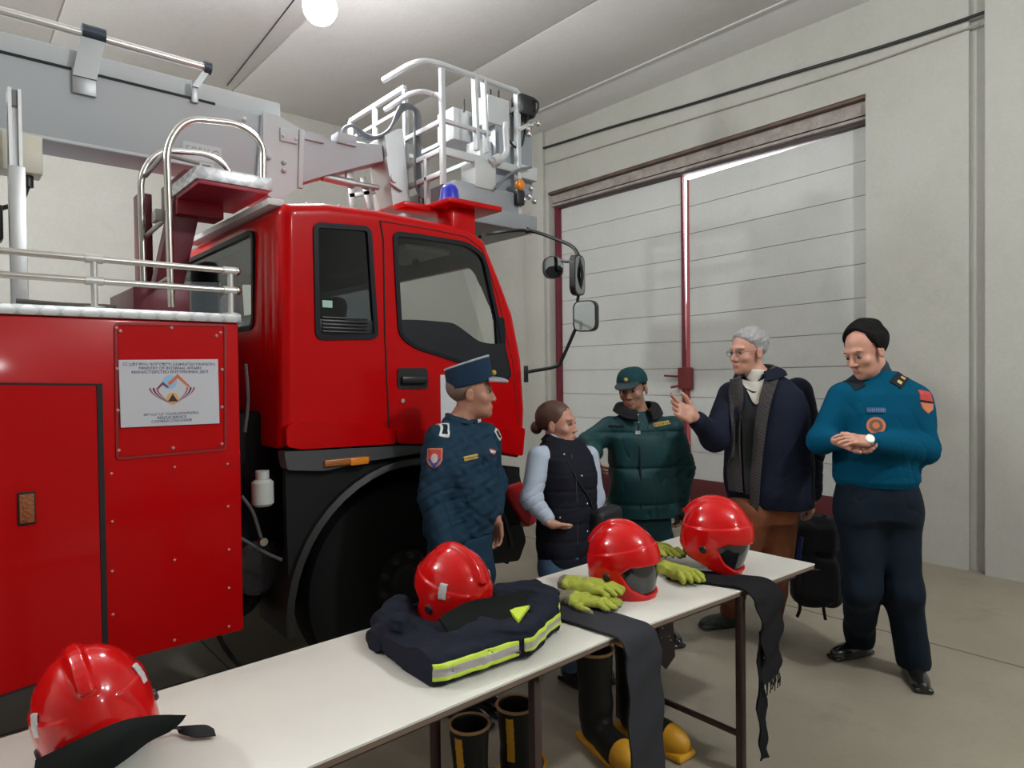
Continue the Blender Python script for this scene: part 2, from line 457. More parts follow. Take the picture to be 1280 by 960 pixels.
struct(MB().box((XW+.02, DY0, -.02), (XW+.31, DY1, .045)), 'trim_7', mat('leak_strip_dark', (.10, .085, .07), .9))  # dark strip added to stop daylight leaking in under the gate leaves
struct(MB().box((XD+.02, DY1-.09, 0), (XD+.10, DY1+.02, HZ)).box((XD+.02, DY0-.02, 0), (XD+.10, DY0+.06, HZ)), 'trim_8', M_REDD)
YM = 4.345
lf = leaf(1, YM+.055, DY1-.07, HZ-.02, HZ-.02, .42)
rt = leaf(2, DY0+.03, YM-.035, HZ-.015, HZ-.075, .42)
MB().prism([(YM+.058, .02), (YM+.001, .02), (YM+.001, 1.7), (YM+.034, HZ-.02), (YM+.058, HZ-.02)], f, XD-.02, XD+.008).build('edge_post', M_REDD, lf)
MB().prism([(YM-.038, .02), (YM-.001, .02), (YM-.001, 1.7), (YM-.022, HZ-.08), (YM-.038, HZ-.08)], f, XD-.02, XD+.008).build('edge_post', mat('pinkish_red_paint', (.42, .08, .09), .4), rt)
MB().bar((XD-.02, DY1-.045, 0), (XD-.02, DY1-.045, HZ), .06, .09, up=(1, 0, 0)).build('jamb_post', M_REDD, lf)
lk = MB().box((XD-.09, YM-.09, 1.42), (XD-.01, YM+.07, 1.66), .012); lk.cyl((XD-.07, YM+.05, 1.56), (XD-.07, YM+.26, 1.57), .011)
lk.cyl((XD-.06, YM-.02, 1.15), (XD-.06, YM-.02, 1.45), .015); lk.cyl((XD-.06, YM+.04, 1.46), (XD-.12, YM+.14, 1.44), .014)
lk.build('latch', mat('rusty_red', (.16, .02, .02), .6), lf)
# header board, timber lintel and rough edge
struct(MB().box((XW+.04, DY0, HZ+.005), (XW+.3, DY1, HZ+.03)).box((XW+.06, DY0, HZ+.05), (XW+.3, DY1, DZ+.01)), 'trim_4', mat('lintel_mortar', (.42, .37, .34), .9, noise=(9, .35), bump=(18, .8, .03)), smooth=0)
struct(MB().box((XW+.10, DY0, HZ-.02), (XW+.22, DY1, HZ+.055), .006), 'trim_5', mat('dark_header', (.055, .035, .04), .6))
struct(MB().bar((XW+.03, DY0, DZ-.025), (XW+.03, DY1, DZ-.045), .09, .03, up=(0, 0, 1)), 'trim_6', mat('lintel_brown', (.16, .10, .075), .7, noise=(4, .5)))
# cables along the wall above the gate
a = [np.array((XW-.03, 7.9, 4.72))]+[onX(px, py, XW-.03) for px, py in ((676, 186), (760, 160), (860, 131), (985, 93), (1090, 62), (1180, 33), (1240, 12), (1300, -8))]
tag(MB().tube(smooth_path(a, 4), .014, 8).build('wall_cable', M_BLKP), 'black cable clipped along the wall above the gate, the upper one', 'cable')
a = [np.array((XW-.012, 7.9, 4.47))]+[onX(px, py, XW-.012) for px, py in ((676, 207), (760, 181), (860, 150), (985, 112), (1090, 78), (1180, 46), (1225, 30))]
tag(MB().tube(smooth_path(a, 4), .009, 8).build('wall_cable', mat('dull_cable', (.30, .28, .24), .7)), 'thin painted-over cable running below the black cable above the gate', 'cable')

# lamps: bare bulbs on the ceiling
def lamp(name, loc, power, label, r=.115, col=(.96, .99, 1), group=None):
    e = empty(name, label, 'lamp', group)
    x, y, z = loc
    MB().lathe((x, y, CZ), (0, 0, -1), [(0, .05), (.03, .05), (.05, .02), (.06, .010), (CZ-z-r-.06, .010), (CZ-z-r-.05, .028), (CZ-z-r+.01, .030)], 20).build('lamp_holder', M_WHITE, e)
    MB().ball((x, y, z), r).build('bulb', mat('bulb_glow', (1, 1, 1), .4, emit=((1, .97, .93), 14)), e).visible_shadow = True
    rebase(e, (x, y, CZ))
    l = bpy.data.lights.new(name+'_light', 'POINT'); l.energy = power; l.color = col; l.shadow_soft_size = r*1.1
    o = bpy.data.objects.new(name+'_light', l); COL.objects.link(o); o.location = (x, y, z-r-.1)
    return e
LA = onZ(400, 9, CZ-.72)
lamp('ceiling_lamp', LA, 70, 'glaring white bare bulb on the ceiling above the truck boom', r=.115, col=(.97, .98, 1))
LAMPS = [((-2.5, 4.7, CZ-.42), 320), ((2.4, -5.4, CZ-.42), 90), ((2.8, -1.2, CZ-.42), 165)]
for i, (p, e) in enumerate(LAMPS):
    lamp('ceiling_lamp', p, e, ['white bare bulb on the ceiling over the rear of the truck', 'white bare bulb on the ceiling behind the table', 'white bare bulb on the ceiling over the open floor before the table'][i])
wd = bpy.data.worlds.new('World'); scene.world = wd; wd.use_nodes = True
wd.node_tree.nodes['Background'].inputs[0].default_value = (1., .93, .95, 1); wd.node_tree.nodes['Background'].inputs[1].default_value = 7
# camera
cd = bpy.data.cameras.new('camera'); cam = bpy.data.objects.new('camera', cd); COL.objects.link(cam)
cd.sensor_width = 36; cd.lens = FPX/1280*36; cd.clip_start = .05
cam.matrix_world = Matrix([[A[0], -A[1], -A[2], o] for A, o in zip((_X, _Y, _Z), ORI)]+[[0, 0, 0, 1]])
scene.camera = cam
scene.view_settings.view_transform = 'Standard'; scene.view_settings.look = 'None'; scene.view_settings.gamma = 1; scene.view_settings.use_curve_mapping = False
scene.view_settings.exposure = 0.72
# ================================================================== fire truck
YT, YF = 2.95, 5.22
def T(px, py, y=YT): p = onY(px, py, y); return (float(p[0]), float(p[2]))
def fY(u, v, t): return (u, t, v)
truck = empty('fire_truck', 'big red fire truck with an aerial ladder boom and rescue basket, standing behind the table', 'fire truck')
M_DKIN = mat('cab_interior', (.02, .023, .028), .8)
M_GLS = glass('window_glass')
M_TNT = glass('tinted_glass', (.42, .46, .50), .15)
M_RUBG = mat('window_gasket', (.008, .010, .014), .5, spec=.2)
# ---- cab shell
prof = [(352, 562), (352, 262), (359, 252), (409, 252), (475, 261), (556, 277), (588, 285), (608, 299), (628, 349), (644, 392), (655, 449), (659, 511), (658, 540), (653, 573), (600, 562), (530, 556)]
PC = [T(*p) for p in prof]
CAB = SDF((1.12, YT-.04, .92), (2.80, YF+.04, 2.52), (.009, .0105, .009))
CAB.add(p_ext(PC, 1, YT, YF, .055))
Pin = np.array(PC); cen = Pin.mean(0)
f_, a_, b_ = p_ext(PC, 1, YT-1, YF+1)
CAB.sub((lambda X, Y, Z: np.maximum(np.maximum(f_(X, Y, Z)+.05, np.abs(Y-(YT+YF)/2)-((YF-YT)/2-.045)), 1.2-Z), np.array(a_), np.array(b_)))
qwin = [T(*p) for p in ((394, 281), (461, 286), (470, 421), (397, 422))]
dwin = [T(*p) for p in ((493, 292), (520, 295), (583, 305), (604, 319), (637, 470), (629, 474), (600, 461), (569, 449), (519, 433), (500, 419))]
QW, DW = rnd_poly(qwin, .03), rnd_poly(dwin, [.03, .5, .05, .06, .02, .02, .1, .1, .05, .05])
CAB.sub(p_ext(QW, 1, YT-.2, YF+.2)); CAB.sub(p_ext(DW, 1, YT-.2, YF+.2))
RW = rnd_poly([(3.30, 1.86), (3.28, 2.325), (4.86, 2.325), (4.86, 1.86)], .05)
CAB.sub(p_ext(RW, 0, .9, 1.4))
WS = rnd_poly([(3.06, 1.60), (3.12, 2.25), (5.05, 2.25), (5.11, 1.60)], .06)
CAB.sub(p_ext(WS, 0, 2.3, 2.9))
# pressed ribs down the rear panel beside the window
for y in (3.07, 3.16): CAB.sub(p_box((1.187, y, 1.98), (.006, .012, .33), .006), .01)
def cabpred(C):
    d = poly2(np.array(PC), C[:, 0], C[:, 2]); dy = np.abs(C[:, 1]-(YT+YF)/2)-(YF-YT)/2
    return (np.maximum(d, dy) < -.03).astype(int)
cab = CAB.mesh('cab', [M_RED, M_DKIN], truck, cabpred); del CAB
# side ledge and lower door band (pressed steel)
b = MB().prism(rnd_poly([T(*p) for p in ((354, 533), (366, 528), (455, 528), (487, 536), (491, 554), (374, 561), (355, 558))], .02), fY, YT-.035, YT+.02)
b.build('side_ledge', M_RED, cab)
b = MB().prism(rnd_poly([T(*p) for p in ((494, 537), (655, 535), (652, 570), (600, 560), (530, 555), (495, 554))], .02), fY, YT-.012, YT+.02)
b.build('lower_door_band', M_RED, cab)
# seams of the doors
b = MB(); x0 = T(478, 400)[0]
seam = [T(*p) for p in ((475, 276), (479, 300), (481, 420), (486, 535), (490, 556))]
b.tube([(u, YT-.001, v) for u, v in seam], .0045, 6); b.build('door_seam', M_BLK, cab)
b = MB(); b.tube([(u, YT-.001, v) for u, v in [T(*p) for p in ((475, 276), (540, 287), (583, 296), (603, 312), (622, 370), (641, 452), (648, 530))]], .003, 6)
b.build('door_seam', mat('seam_red', (.12, .004, .005), .6), cab)
# quarter window: gasket, glass, vent slats
def ring(P, grow): c = np.array(P).mean(0); return [tuple(np.array(p)+nrm(np.array(p)-c)*grow) for p in P]
def insetp(P, w):
    P = [np.array(p) for p in P]; out = []; A = sum(P[i-1][0]*P[i][1]-P[i][0]*P[i-1][1] for i in range(len(P)))
    for i in range(len(P)):
        e = P[(i+1) % len(P)]-P[i-1]; e = e/(np.linalg.norm(e)+1e-9); n = np.array((-e[1], e[0]))*(1 if A > 0 else -1); out.append(tuple(P[i]+n*w))
    return out
def window(nm, P, y, gw, parent, fn=fY, th=.012, sgn=-1):
    g = MB().prism(insetp(P, -.012), fn, y+sgn*.008, y-sgn*.02, holes=[insetp(P, gw)]).build(nm+'_gasket', M_RUBG, parent)
    MB().prism(insetp(P, gw-.004), fn, y-sgn*.004, y-sgn*.008).build(nm+'_glass', M_TNT if nm == 'quarter_window' else M_GLS, parent, smooth=0); return g
zq = T(397, 398)[1]
window('quarter_window', QW, YT, .012, cab)
v = MB(); xa, xb = T(397, 410)[0], T(470, 410)[0]; zb = T(397, 420)[1]
v.box((xa+.008, YT+.0, zb+.008), (xb-.012, YT+.02, zq), .003)
for i in range(5): v.box((xa+.02, YT-.012, zb+.018+i*.0165), (xb-.05, YT+.004, zb+.026+i*.0165), .002)
v.build('vent_grille', M_BLKP, cab)
MB().box(fY(*T(403, 384), YT-.003), fY(*T(415, 376), YT+.004)).build('window_sticker', mat('sticker_green', (.35, .55, .48), .5), cab)
# front door window: gasket, pane, black lower garnish
window('door_window', DW, YT, .012, cab)
GA = rnd_poly([T(*p) for p in ((499, 399), (520, 399), (545, 401), (566, 403), (580, 413), (597, 426), (610, 429), (629, 429), (637, 470), (629, 474), (600, 461), (569, 449), (519, 433), (501, 419))], [.01, .1, .1, .06, .1, .05, .03, .01, .02, .02, .1, .1, .05, .03])
MB().prism(insetp(GA, .003), fY, YT-.010, YT+.03).build('door_garnish', mat('smoked_garnish', (.014, .017, .022), .35, spec=.3), cab)
MB().prism([T(*p) for p in ((619, 395), (630, 398), (632, 430), (621, 430))], fY, YT-.004, YT+.02).build('door_garnish', M_RUBG, cab)
# far side windows and windscreen / rear glass
window('quarter_window', QW, YF, .012, cab, sgn=1); window('door_window', DW, YF, .012, cab, sgn=1)
fX = lambda u, v, t: (t, u, v)
window('rear_window', RW, 1.19, .012, cab, fn=fX)
xw0 = T(640, 395)[0]
MB().prism(insetp(WS, -.01), lambda u, v, t: (t-(v-1.6)*.30, u, v), xw0-.06, xw0-.052).build('windscreen', M_GLS, cab, smooth=0)
# door handle in its recess, lock, keyhole
MB().prism(rnd_poly([T(*p) for p in ((496, 460), (534, 460), (535, 486), (496, 486))], .025), fY, YT-.006, YT+.02).build('door_handle_recess', M_BLK, cab)
MB().box(fY(*T(500, 480), YT-.028), fY(*T(531, 470), YT-.004), .008).build('door_handle', M_BLKP, cab)
MB().cyl(fY(*T(503, 501), YT-.006), fY(*T(503, 501), YT+.01), .011).build('door_lock', M_STEEL, cab)
# white notice on the door, partly behind the officer
MB().box(fY(*T(551, 533), YT-.003), fY(*T(600, 468), YT+.002)).build('door_sign', mat('sign_white', (.62, .64, .66), .5), cab)
MB().box(fY(*T(556, 522), YT-.005), fY(*T(561, 516), YT)).build('sign_mark', M_BLK, cab)
# grey sill trim, amber marker lamp
MB().prism(rnd_poly([T(*p) for p in ((352, 564), (374, 563), (492, 557), (560, 557), (560, 566), (520, 566), (455, 576), (402, 588), (356, 587))], .015), fY, YT-.03, YT+.05).build('sill_trim', mat('sill_grey', (.055, .058, .062), .5), cab)
ml = MB().box(fY(*T(401, 583), YT-.045), fY(*T(457, 569), YT-.02), .006).build('marker_lamp', mat('amber_lens_dark', (.35, .11, .02), .3), cab)
MB().box(fY(*T(433, 581), YT-.048), fY(*T(455, 570), YT-.03), .004).build('lamp_lens', mat('amber_lens', (.75, .24, .02), .25), ml)
# roof rail strip and screws along the rear edge of the roof
MB().bar((1.20, YT+.06, 2.415), (1.20, YF-.9, 2.43), .07, .03).build('roof_gutter', mat('gutter_white', (.62, .6, .6), .5), cab)
for px in (388, 409, 430): MB().ball(fY(*T(px, 253+(px-388)*.06), YT+.05), .010, n=8).build('roof_screw', M_STEEL, cab)
# beacon on its bracket
bk = MB().box((2.18, 3.02, 2.575), (2.56, 3.32, 2.605), .006); bk.box((2.26, 3.10, 2.40), (2.42, 3.26, 2.58), .006)
bk.box((2.0, 3.2, 2.555), (2.3, 3.32, 2.59), .006)
bkt = bk.build('beacon_bracket', M_RED, truck)
bx = onY(562, 240, 3.17); bz = 2.607
MB().lathe((bx[0], 3.17, bz), (0, 0, 1), [(0, .068), (.012, .068), (.014, .060), (.08, .052), (.105, .04), (.118, .018), (.120, .002)], 28).build('beacon', mat('blue_lens', (.003, .012, .42), .12, coat=1., emit=((0, .02, .8), .05)), bkt)
# cab interior: seats, wheel, headliner bits
def seat(x, y):
    s = SDF((x-.35, y-.3, 1.15), (x+.35, y+.3, 2.25), .015)
    s.add(p_box((x+.05, y, 1.42), (.24, .22, .07), .05)); s.add(p_box((x-.2, y, 1.74), (.05, .2, .3), .05, frame_tilt), .03); s.add(p_box((x-.255, y, 2.10), (.04, .12, .08), .04), .02)
    return s.mesh('seat', mat('seat_grey', (.055, .06, .07), .8), cab)
th_ = math.radians(-10); frame_tilt = (np.array((math.cos(th_), 0, math.sin(th_))), np.array((0, 1., 0)), np.array((-math.sin(th_), 0, math.cos(th_))))
seat(1.78, 3.42); seat(1.78, 4.65)
sw = MB(); cc = np.array((2.28, 3.45, 1.66)); ax, ay, az = frame_from((.5, 0, .85))
sw.tube([cc+.2*(ax*math.cos(a)+ay*math.sin(a)) for a in [2*math.pi*k/24 for k in range(25)]], .014, 8); sw.cyl(cc-az*.3, cc, .02)
sw.build('steering_wheel', M_BLKP, cab)
MB().box((2.05, YT+.1, 1.30), (2.50, YF-.1, 1.58), .05).build('dashboard', M_DKIN, cab)
MB().box((1.95, 3.12, 2.30), (2.25, 3.6, 2.335), .01).build('sun_visor', mat('visor_grey', (.22, .23, .24), .7), cab)
MB().ball((2.13, 3.3, 2.27), .022).build('roof_lamp', M_DKIN, cab)
# ---- mirrors at the front of the cab
mr = MB()
MX = 2.85
Pm = lambda px, py, x=MX: onX(px, py, x)
aa = [onX(600, 296, 2.45), onX(612, 292, 2.60), onX(659, 288, 2.80), onX(700, 301, 2.85), onX(716, 309, 2.86), onX(723, 319, 2.86)]
mr.tube(smooth_path(aa, 4), .011, 8)
mr.tube(smooth_path([onX(723, 320, 2.86), onX(728, 345, 2.87), onX(722, 375, 2.87), onX(724, 398, 2.86), onX(719, 412, 2.85)], 3), .010, 8)
mr.tube(smooth_path([onX(719, 412, 2.85), onX(703, 448, 2.82), onX(695, 458, 2.80), onX(664, 464, 2.72), onX(657, 466, 2.66)], 4), .011, 8)
mr.tube([onX(722, 326, 2.86), onX(708, 327, 2.87), onX(702, 326, 2.88)], .009, 8)
mr.ball(onX(659, 288, 2.80), .02, n=8); mr.box(onX(655, 474, 2.66)-.018, onX(660, 461, 2.66)+.018, .01)
arm = mr.build('mirror_arm', M_BLKP, truck)
def mirror(px, py, x, w, h, yaw, roll=0, rnd=.5, nm='mirror'):
    c = onX(px, py, x); d = -FW*math.cos(yaw)+RT*math.sin(yaw)      # glass faces d
    d = nrm(d); s_ = nrm(np.cross((0, 0, 1), d)); u_ = np.cross(d, s_)
    s2 = s_*math.cos(roll)+u_*math.sin(roll); u2 = -s_*math.sin(roll)+u_*math.cos(roll)
    P = rnd_poly([(-w/2, -h/2), (w/2, -h/2), (w/2, h/2), (-w/2, h/2)], rnd*min(w, h), 8)
    fn = lambda a, b_, t: c+s2*a+u2*b_+d*t
    o = MB().prism(P, fn, -.03, .004).build(nm+'_housing', M_BLKP, arm)
    MB().prism([(a*.88, q*.93) for a, q in P], fn, .002, .006).build(nm+'_glass', mat('mirror_glass', (.38, .41, .43), .04, metal=1), arm, smooth=0)
mirror(692, 334, 2.88, .125, .135, .25, 0, .5, 'round_mirror')
mirror(724, 344, 2.86, .14, .235, 1.02, .0, .4)
mirror(731, 395, 2.86, .15, .18, -.55, .0, .32)
# ---- chassis, fenders, bumper
ch = MB()
ch.box((-2.4, 3.55, .55), (2.55, 3.75, .85), .01); ch.box((-2.4, 4.42, .55), (2.55, 4.62, .85), .01)
ch.box((1.03, 3.2, .82), (1.9, 5.0, 1.45), .03); ch.box((1.25, YT+.25, 1.0), (2.5, YF-.2, 1.24), .02)
ch.box((-1.0, 3.5, .45), (.95, 4.7, .7), .02)
ch.cyl((1.855, 3.1, .53), (1.855, 5.1, .53), .07); ch.cyl((1.05, 3.25, .62), (1.05, 4.0, .62), .16)
ch.build('chassis', M_CHAS, truck)
# side skirt with round wheel arch
xc, zc, Ra = 1.865, .50, .655
arch = [(xc+Ra*math.cos(a), zc+Ra*math.sin(a)) for a in [math.pi*(1-k/28)+.12*(1-2*k/28) for k in range(29)]]
xr_, xf_ = 1.20, 2.62
P = [(xr_, 1.32), (xr_, .95)]+[p for p in arch if p[0] > xr_+.01 and p[0] < xf_-.01 and p[1] > .5]+[(xf_, .62), (xf_, 1.06), (2.3, 1.12)]
MB().prism(P, fY, YT+.01, YT+.05).build('fender', mat('fender_black', (.005, .005, .006), .6, spec=.3), truck)
fl = MB(); rows = []
for k in range(25):
    a = math.pi*(1.0-k/24*.98)+.10; c_, s_ = math.cos(a), math.sin(a)
    rows.append([(xc+r*c_, y, zc+r*s_) for r, y in ((Ra+.035, YT+.02), (Ra+.03, YT-.02), (Ra, YT-.03), (Ra-.015, YT+.02), (Ra-.01, YT+.35), (Ra+.02, YT+.35))])
fl.quadgrid(rows, True, True).build('wheel_arch', mat('arch_plastic', (.007, .008, .008), .5), truck)
# low front corner: red bumper end and black step
bp = SDF((2.35, YT-.1, .35), (2.95, 5.35, 1.12), .014)
bp.add(p_ext([T(*p) for p in ((629, 608), (652, 600), (668, 640), (662, 660), (652, 652), (632, 620))], 1, YT-.01, YT+.3, .02))
bp.add(p_box((2.74, 4.1, .80), (.09, 1.08, .13), .04), .02)
bp.mesh('bumper', mat('bumper_red', (.38, .008, .012), .4), truck)
st = MB(); st.prism(rnd_poly([T(*p) for p in ((600, 662), (650, 656), (655, 675), (646, 700), (600, 706))], .02), fY, YT-.02, YT+.3)
st.build('front_step', M_BLKP, truck); st = MB().prism(rnd_poly([T(*p) for p in ((600, 582), (648, 588), (652, 604), (640, 612), (600, 610))], .01), fY, YT+.0, YT+.12)
st.build('bumper_corner', M_BLKP, truck)
# wheels
def wheel(y0, y1, xx=1.855, face=1):
    zz = .525; s_ = face
    prof = [(0, .30), (.0, .40), (.012, .47), (.04, .515), (.08, .525), (.20, .525), (.245, .515), (.275, .47), (.285, .40), (.285, .30)]
    w_ = MB(); w_.lathe((xx, y0, zz), (0, (y1-y0)/abs(y1-y0), 0), prof, 64)
    tire = w_.build('wheel', mat('tire_rubber', (.007, .007, .007), .85, spec=.2, bump=(40, .3, .004)), truck)
    d = np.array((0, (y1-y0)/abs(y1-y0), 0))
    rm = MB().lathe(np.array((xx, y0, zz))+d*.012, d, [(0, .312), (.006, .30), (.07, .275), (.10, .20), (.08, .19), (-.015, .17), (-.02, .10), (-.06, .085), (-.065, .03)], 48)
    rm.build('rim', mat('rim_black', (.008, .008, .009), .55), tire)
    for k in range(10):
        a = 2*math.pi*k/10+.2; c = np.array((xx+.145*math.cos(a), y0, zz+.145*math.sin(a)))-d*.0
        MB().cyl(c-d*.035, c+d*.01, .017, .019, 6).build('wheel_nut', mat('nut_grey', (.06, .055, .05), .5, metal=.4), tire)
wheel(YT+.06, YT+.345); wheel(YF-.06, YF-.345); wheel(YT+.06, YT+.345, -1.9); wheel(YF-.06, YF-.345, -1.9)
# things in the gap behind the cab
g = MB().cyl((1.12, 3.03, 1.03), (1.12, 3.03, 1.15), .048, .048, 20, bev=.012); g.cyl((1.12, 3.03, 1.14), (1.12, 3.03, 1.19), .03)
g.build('fluid_bottle', mat('bottle_white', (.50, .52, .50), .4), truck)
MB().cyl((1.14, 3.12, .72), (1.14, 3.55, .72), .13, .13, 28, bev=.02).build('air_tank', mat('tank_black', (.02, .02, .022), .25, coat=.5), truck)
g = MB()
for pts in (((302, 620), (316, 640), (325, 668), (330, 680)), ((300, 672), (330, 690), (352, 700)), ((307, 455), (310, 500), (306, 540))):
    MB().tube(smooth_path([onY(px, py, 3.0) for px, py in pts], 4), .008, 8).build('air_hose', mat('hose_grey', (.08, .08, .085), .3), truck)
MB().cyl(onY(327, 676, 3.0)-np.array((0, .03, 0)), onY(327, 676, 3.0), .018).build('air_fitting', M_STEEL, truck)
g = MB().box((1.04, 4.30, 1.3), (1.15, 4.55, 2.33), .03); g.tube(smooth_path([(1.1, 4.45, 1.9), (1.06, 4.2, 1.75), (1.08, 4.1, 1.5), (1.08, 3.9, 1.2)], 5), .045, 12)
g.build('air_intake', M_BLKP, truck)
MB().tube(smooth_path([onZ(272, 792, .4)+0, onZ(283, 812, .25), onZ(300, 832, .14), onZ(318, 846, .02)], 4), .012, 8).build('ground_strap', M_BLK, truck)

# ---- body behind the cab
x1 = 1.0; z0, z1 = .515, 1.85; xL_ = -2.6
bd = MB().box((xL_, YT, z0), (x1, YF, z1), .012)
body = bd.build('body_box', M_RED, truck)
def PL(pts): return [T(*p) for p in pts]
# deck edge of chequer plate
def chequer():
    m = bpy.data.materials.new('chequer_plate'); m.use_nodes = True; MATS['chequer'] = m; nt = m.node_tree; b = nt.nodes['Principled BSDF']
    b.inputs['Base Color'].default_value = (.6, .61, .62, 1); b.inputs['Metallic'].default_value = .55; b.inputs['Roughness'].default_value = .38
    tc = nt.nodes.new('ShaderNodeTexCoord'); mp = nt.nodes.new('ShaderNodeMapping'); mp.inputs['Rotation'].default_value = (0, math.radians(45), 0); mp.inputs['Scale'].default_value = (22, 22, 22)
    ck_ = nt.nodes.new('ShaderNodeTexChecker'); ck_.inputs['Scale'].default_value = 1; ck_.inputs[1].default_value = (.62, .63, .64, 1); ck_.inputs[2].default_value = (.46, .47, .49, 1)
    nt.links.new(tc.outputs['Object'], mp.inputs[0]); nt.links.new(mp.outputs[0], ck_.inputs[0]); nt.links.new(ck_.outputs[0], b.inputs['Base Color'])
    bp_ = nt.nodes.new('ShaderNodeBump'); bp_.inputs['Distance'].default_value = .003; nt.links.new(ck_.outputs['Fac'], bp_.inputs['Height']); nt.links.new(bp_.outputs[0], b.inputs['Normal'])
    return m
M_CHQ = chequer()
MB().box((xL_, YT-.012, z1), (x1+.008, YF+.012, z1+.038), .004).build('deck', M_CHQ, truck)
# recessed access panel with riveted rim
pan = rnd_poly(PL(((145, 405), (281, 407), (281, 561), (147, 573))), .012)
fr_ = MB().prism(insetp(pan, -.006), fY, YT-.006, YT+.01, holes=[insetp(pan, .004)]); fr_.build('panel_rim', mat('rim_dark_red', (.30, .004, .008), .35), body)  # rim ring in a darker red than the panel
MB().prism(insetp(pan, .006), fY, YT-.003, YT+.01).build('access_panel', M_RED, body)
for px, py in ((145, 410), (214, 410), (275, 416), (146, 461), (277, 462), (147, 513), (277, 509), (148, 563), (216, 560), (277, 555), (150, 414), (270, 420)):
    MB().ball(fY(*T(px, py), YT-.004), .0075, n=8).build('rivet', mat('rivet', (.62, .35, .33), .35, metal=.4), body)
for px, py in ((139, 592), (140, 652), (140, 714), (141, 768), (285, 633), (286, 687), (286, 735), (286, 783), (218, 584), (218, 700), (218, 800), (284, 580)):
    MB().ball(fY(*T(px, py), YT-.002), .006, n=8).build('rivet', mat('rivet', (0,)*3), body)
# compartment door in its black gasket
dr = PL(((-60, 478), (126, 480), (134, 826), (-60, 890)))
g = .013
MB().prism(insetp(dr, -.004), fY, YT-.010, YT+.006, holes=[insetp(dr, .016)]).build('compartment_gasket', M_BLK, body, smooth=0)
cdoor = MB().prism(rnd_poly(insetp(dr, .018), .008), fY, YT-.008, YT+.004).build('compartment_door', M_RED, body)
MB().box(fY(*T(22, 657), YT-.016), fY(*T(44, 613), YT-.006), .004).build('reflector_frame', M_BLK, cdoor)
MB().box(fY(*T(24, 654), YT-.020), fY(*T(42, 616), YT-.010), .003).build('reflector', mat('amber_reflector', (.30, .085, .02), .35, bump=(80, 1, .01)), cdoor)
# ministry sign
SC = [np.array(onY(px, py, YT-.008)) for px, py in ((148, 450), (272, 449), (274, 529), (151, 534.5))]
M_SIGN = mat('sign_panel', (.56, .57, .62), .45)
sg = MB().prism([(p[0], p[2]) for p in SC], fY, YT-.012, YT-.004).build('sign', M_SIGN, body, smooth=0)
sc_, sw_ = sum(SC)/4, SC[1][0]-SC[0][0]; sh_ = SC[0][2]-SC[3][2]
M_INK = mat('ink_navy', (.06, .06, .14), .6)
def stext(s, v, size): text('sign_text', s, size, Matrix(((1, 0, 0, sc_[0]), (0, 0, -1, YT-.0125), (0, 1, 0, sc_[2]+v*sh_), (0, 0, 0, 1))), M_INK, sg)
U = sw_/1.0
stext('ՀՀ ՆԵՐՔԻՆ ԳՈՐԾԵՐԻ ՆԱԽԱՐԱՐՈՒԹՅՈՒՆ', .435, U*.045); stext('MINISTRY OF INTERNAL AFFAIRS', .375, U*.043); stext('МИНИСТЕРСТВО ВНУТРЕННИХ ДЕЛ', .315, U*.043)
stext('ՓՐԿԱՐԱՐ ԾԱՌԱՅՈՒԹՅՈՒՆ', -.33, U*.040); stext('RESCUE SERVICE', -.385, U*.040); stext('СЛУЖБА СПАСЕНИЯ', -.44, U*.040)
def emb(pts, col, y=.0005):
    P = [(sc_[0]+(u-640)/1100*sw_, sc_[2]-(v-455)/740*sh_) for u, v in pts]
    MB().prism(P, fY, YT-.0125-y, YT-.011).build('emblem', mat('emblem_%d_%d_%d' % tuple(int(c*99) for c in col), col, .55), sg, smooth=0)
def circ(cx, cy, rx, ry, n=24): return [(cx+rx*math.cos(2*math.pi*k/n), cy+ry*math.sin(2*math.pi*k/n)) for k in range(n)]
emb(circ(625, 335, 80, 82), (.30, .50, .72), .0002)
emb([(480, 400), (545, 330), (620, 395), (590, 400), (545, 365), (500, 410)], (.16, .05, .13), .0012)
emb([(600, 345), (712, 245), (860, 395), (830, 395), (712, 290), (625, 375)], (.62, .14, .05), .0010)
emb(circ(652, 525, 68, 68), (.70, .36, .12), .0004); emb([(652, 470), (710, 558), (598, 558)], (.03, .015, .03), .0012)
for sd in (-1, 1):
    for i, c in enumerate(((.45, .10, .10), (.05, .02, .06), (.45, .10, .12))):
        a0, a1 = 255-i*38, 240-i*38-5
        q = [(652+sd*(a0*math.cos(t*1.35)), 400+t*165) for t in [k/8 for k in range(9)]]+[(652+sd*((a0-20)*math.cos(t*1.35)), 400+t*165) for t in [1-k/8 for k in range(9)]]
        emb(q, c, .0007)
# deck rail
rl = MB(); yr = YT+.05
za, zb_ = 2.08, 1.995
rl.cyl((xL_, yr, za), (1.0, yr, za), .013, n=14); rl.cyl((xL_, yr, zb_), (1.0, yr, zb_), .013, n=14)
rail = rl.build('deck_rail', M_STEEL, truck)
for x in (.475, .985, -.25, -1.0):
    b = MB().cyl((x, yr, z1+.036), (x, yr, za), .012, n=14); b.cyl((x, yr, z1+.036), (x, yr, z1+.046), .035, n=18)
    for z in (za, zb_): b.cyl((x-.03, yr, z), (x+.03, yr, z), .0175, n=14)
    b.build('rail_post', mat('cast_alu', (.62, .62, .6), .4, metal=.5), rail)
for z in (za, zb_): MB().ball((1.0+.012, yr, z), .019, n=12).build('rail_end', M_STEEL, rail)
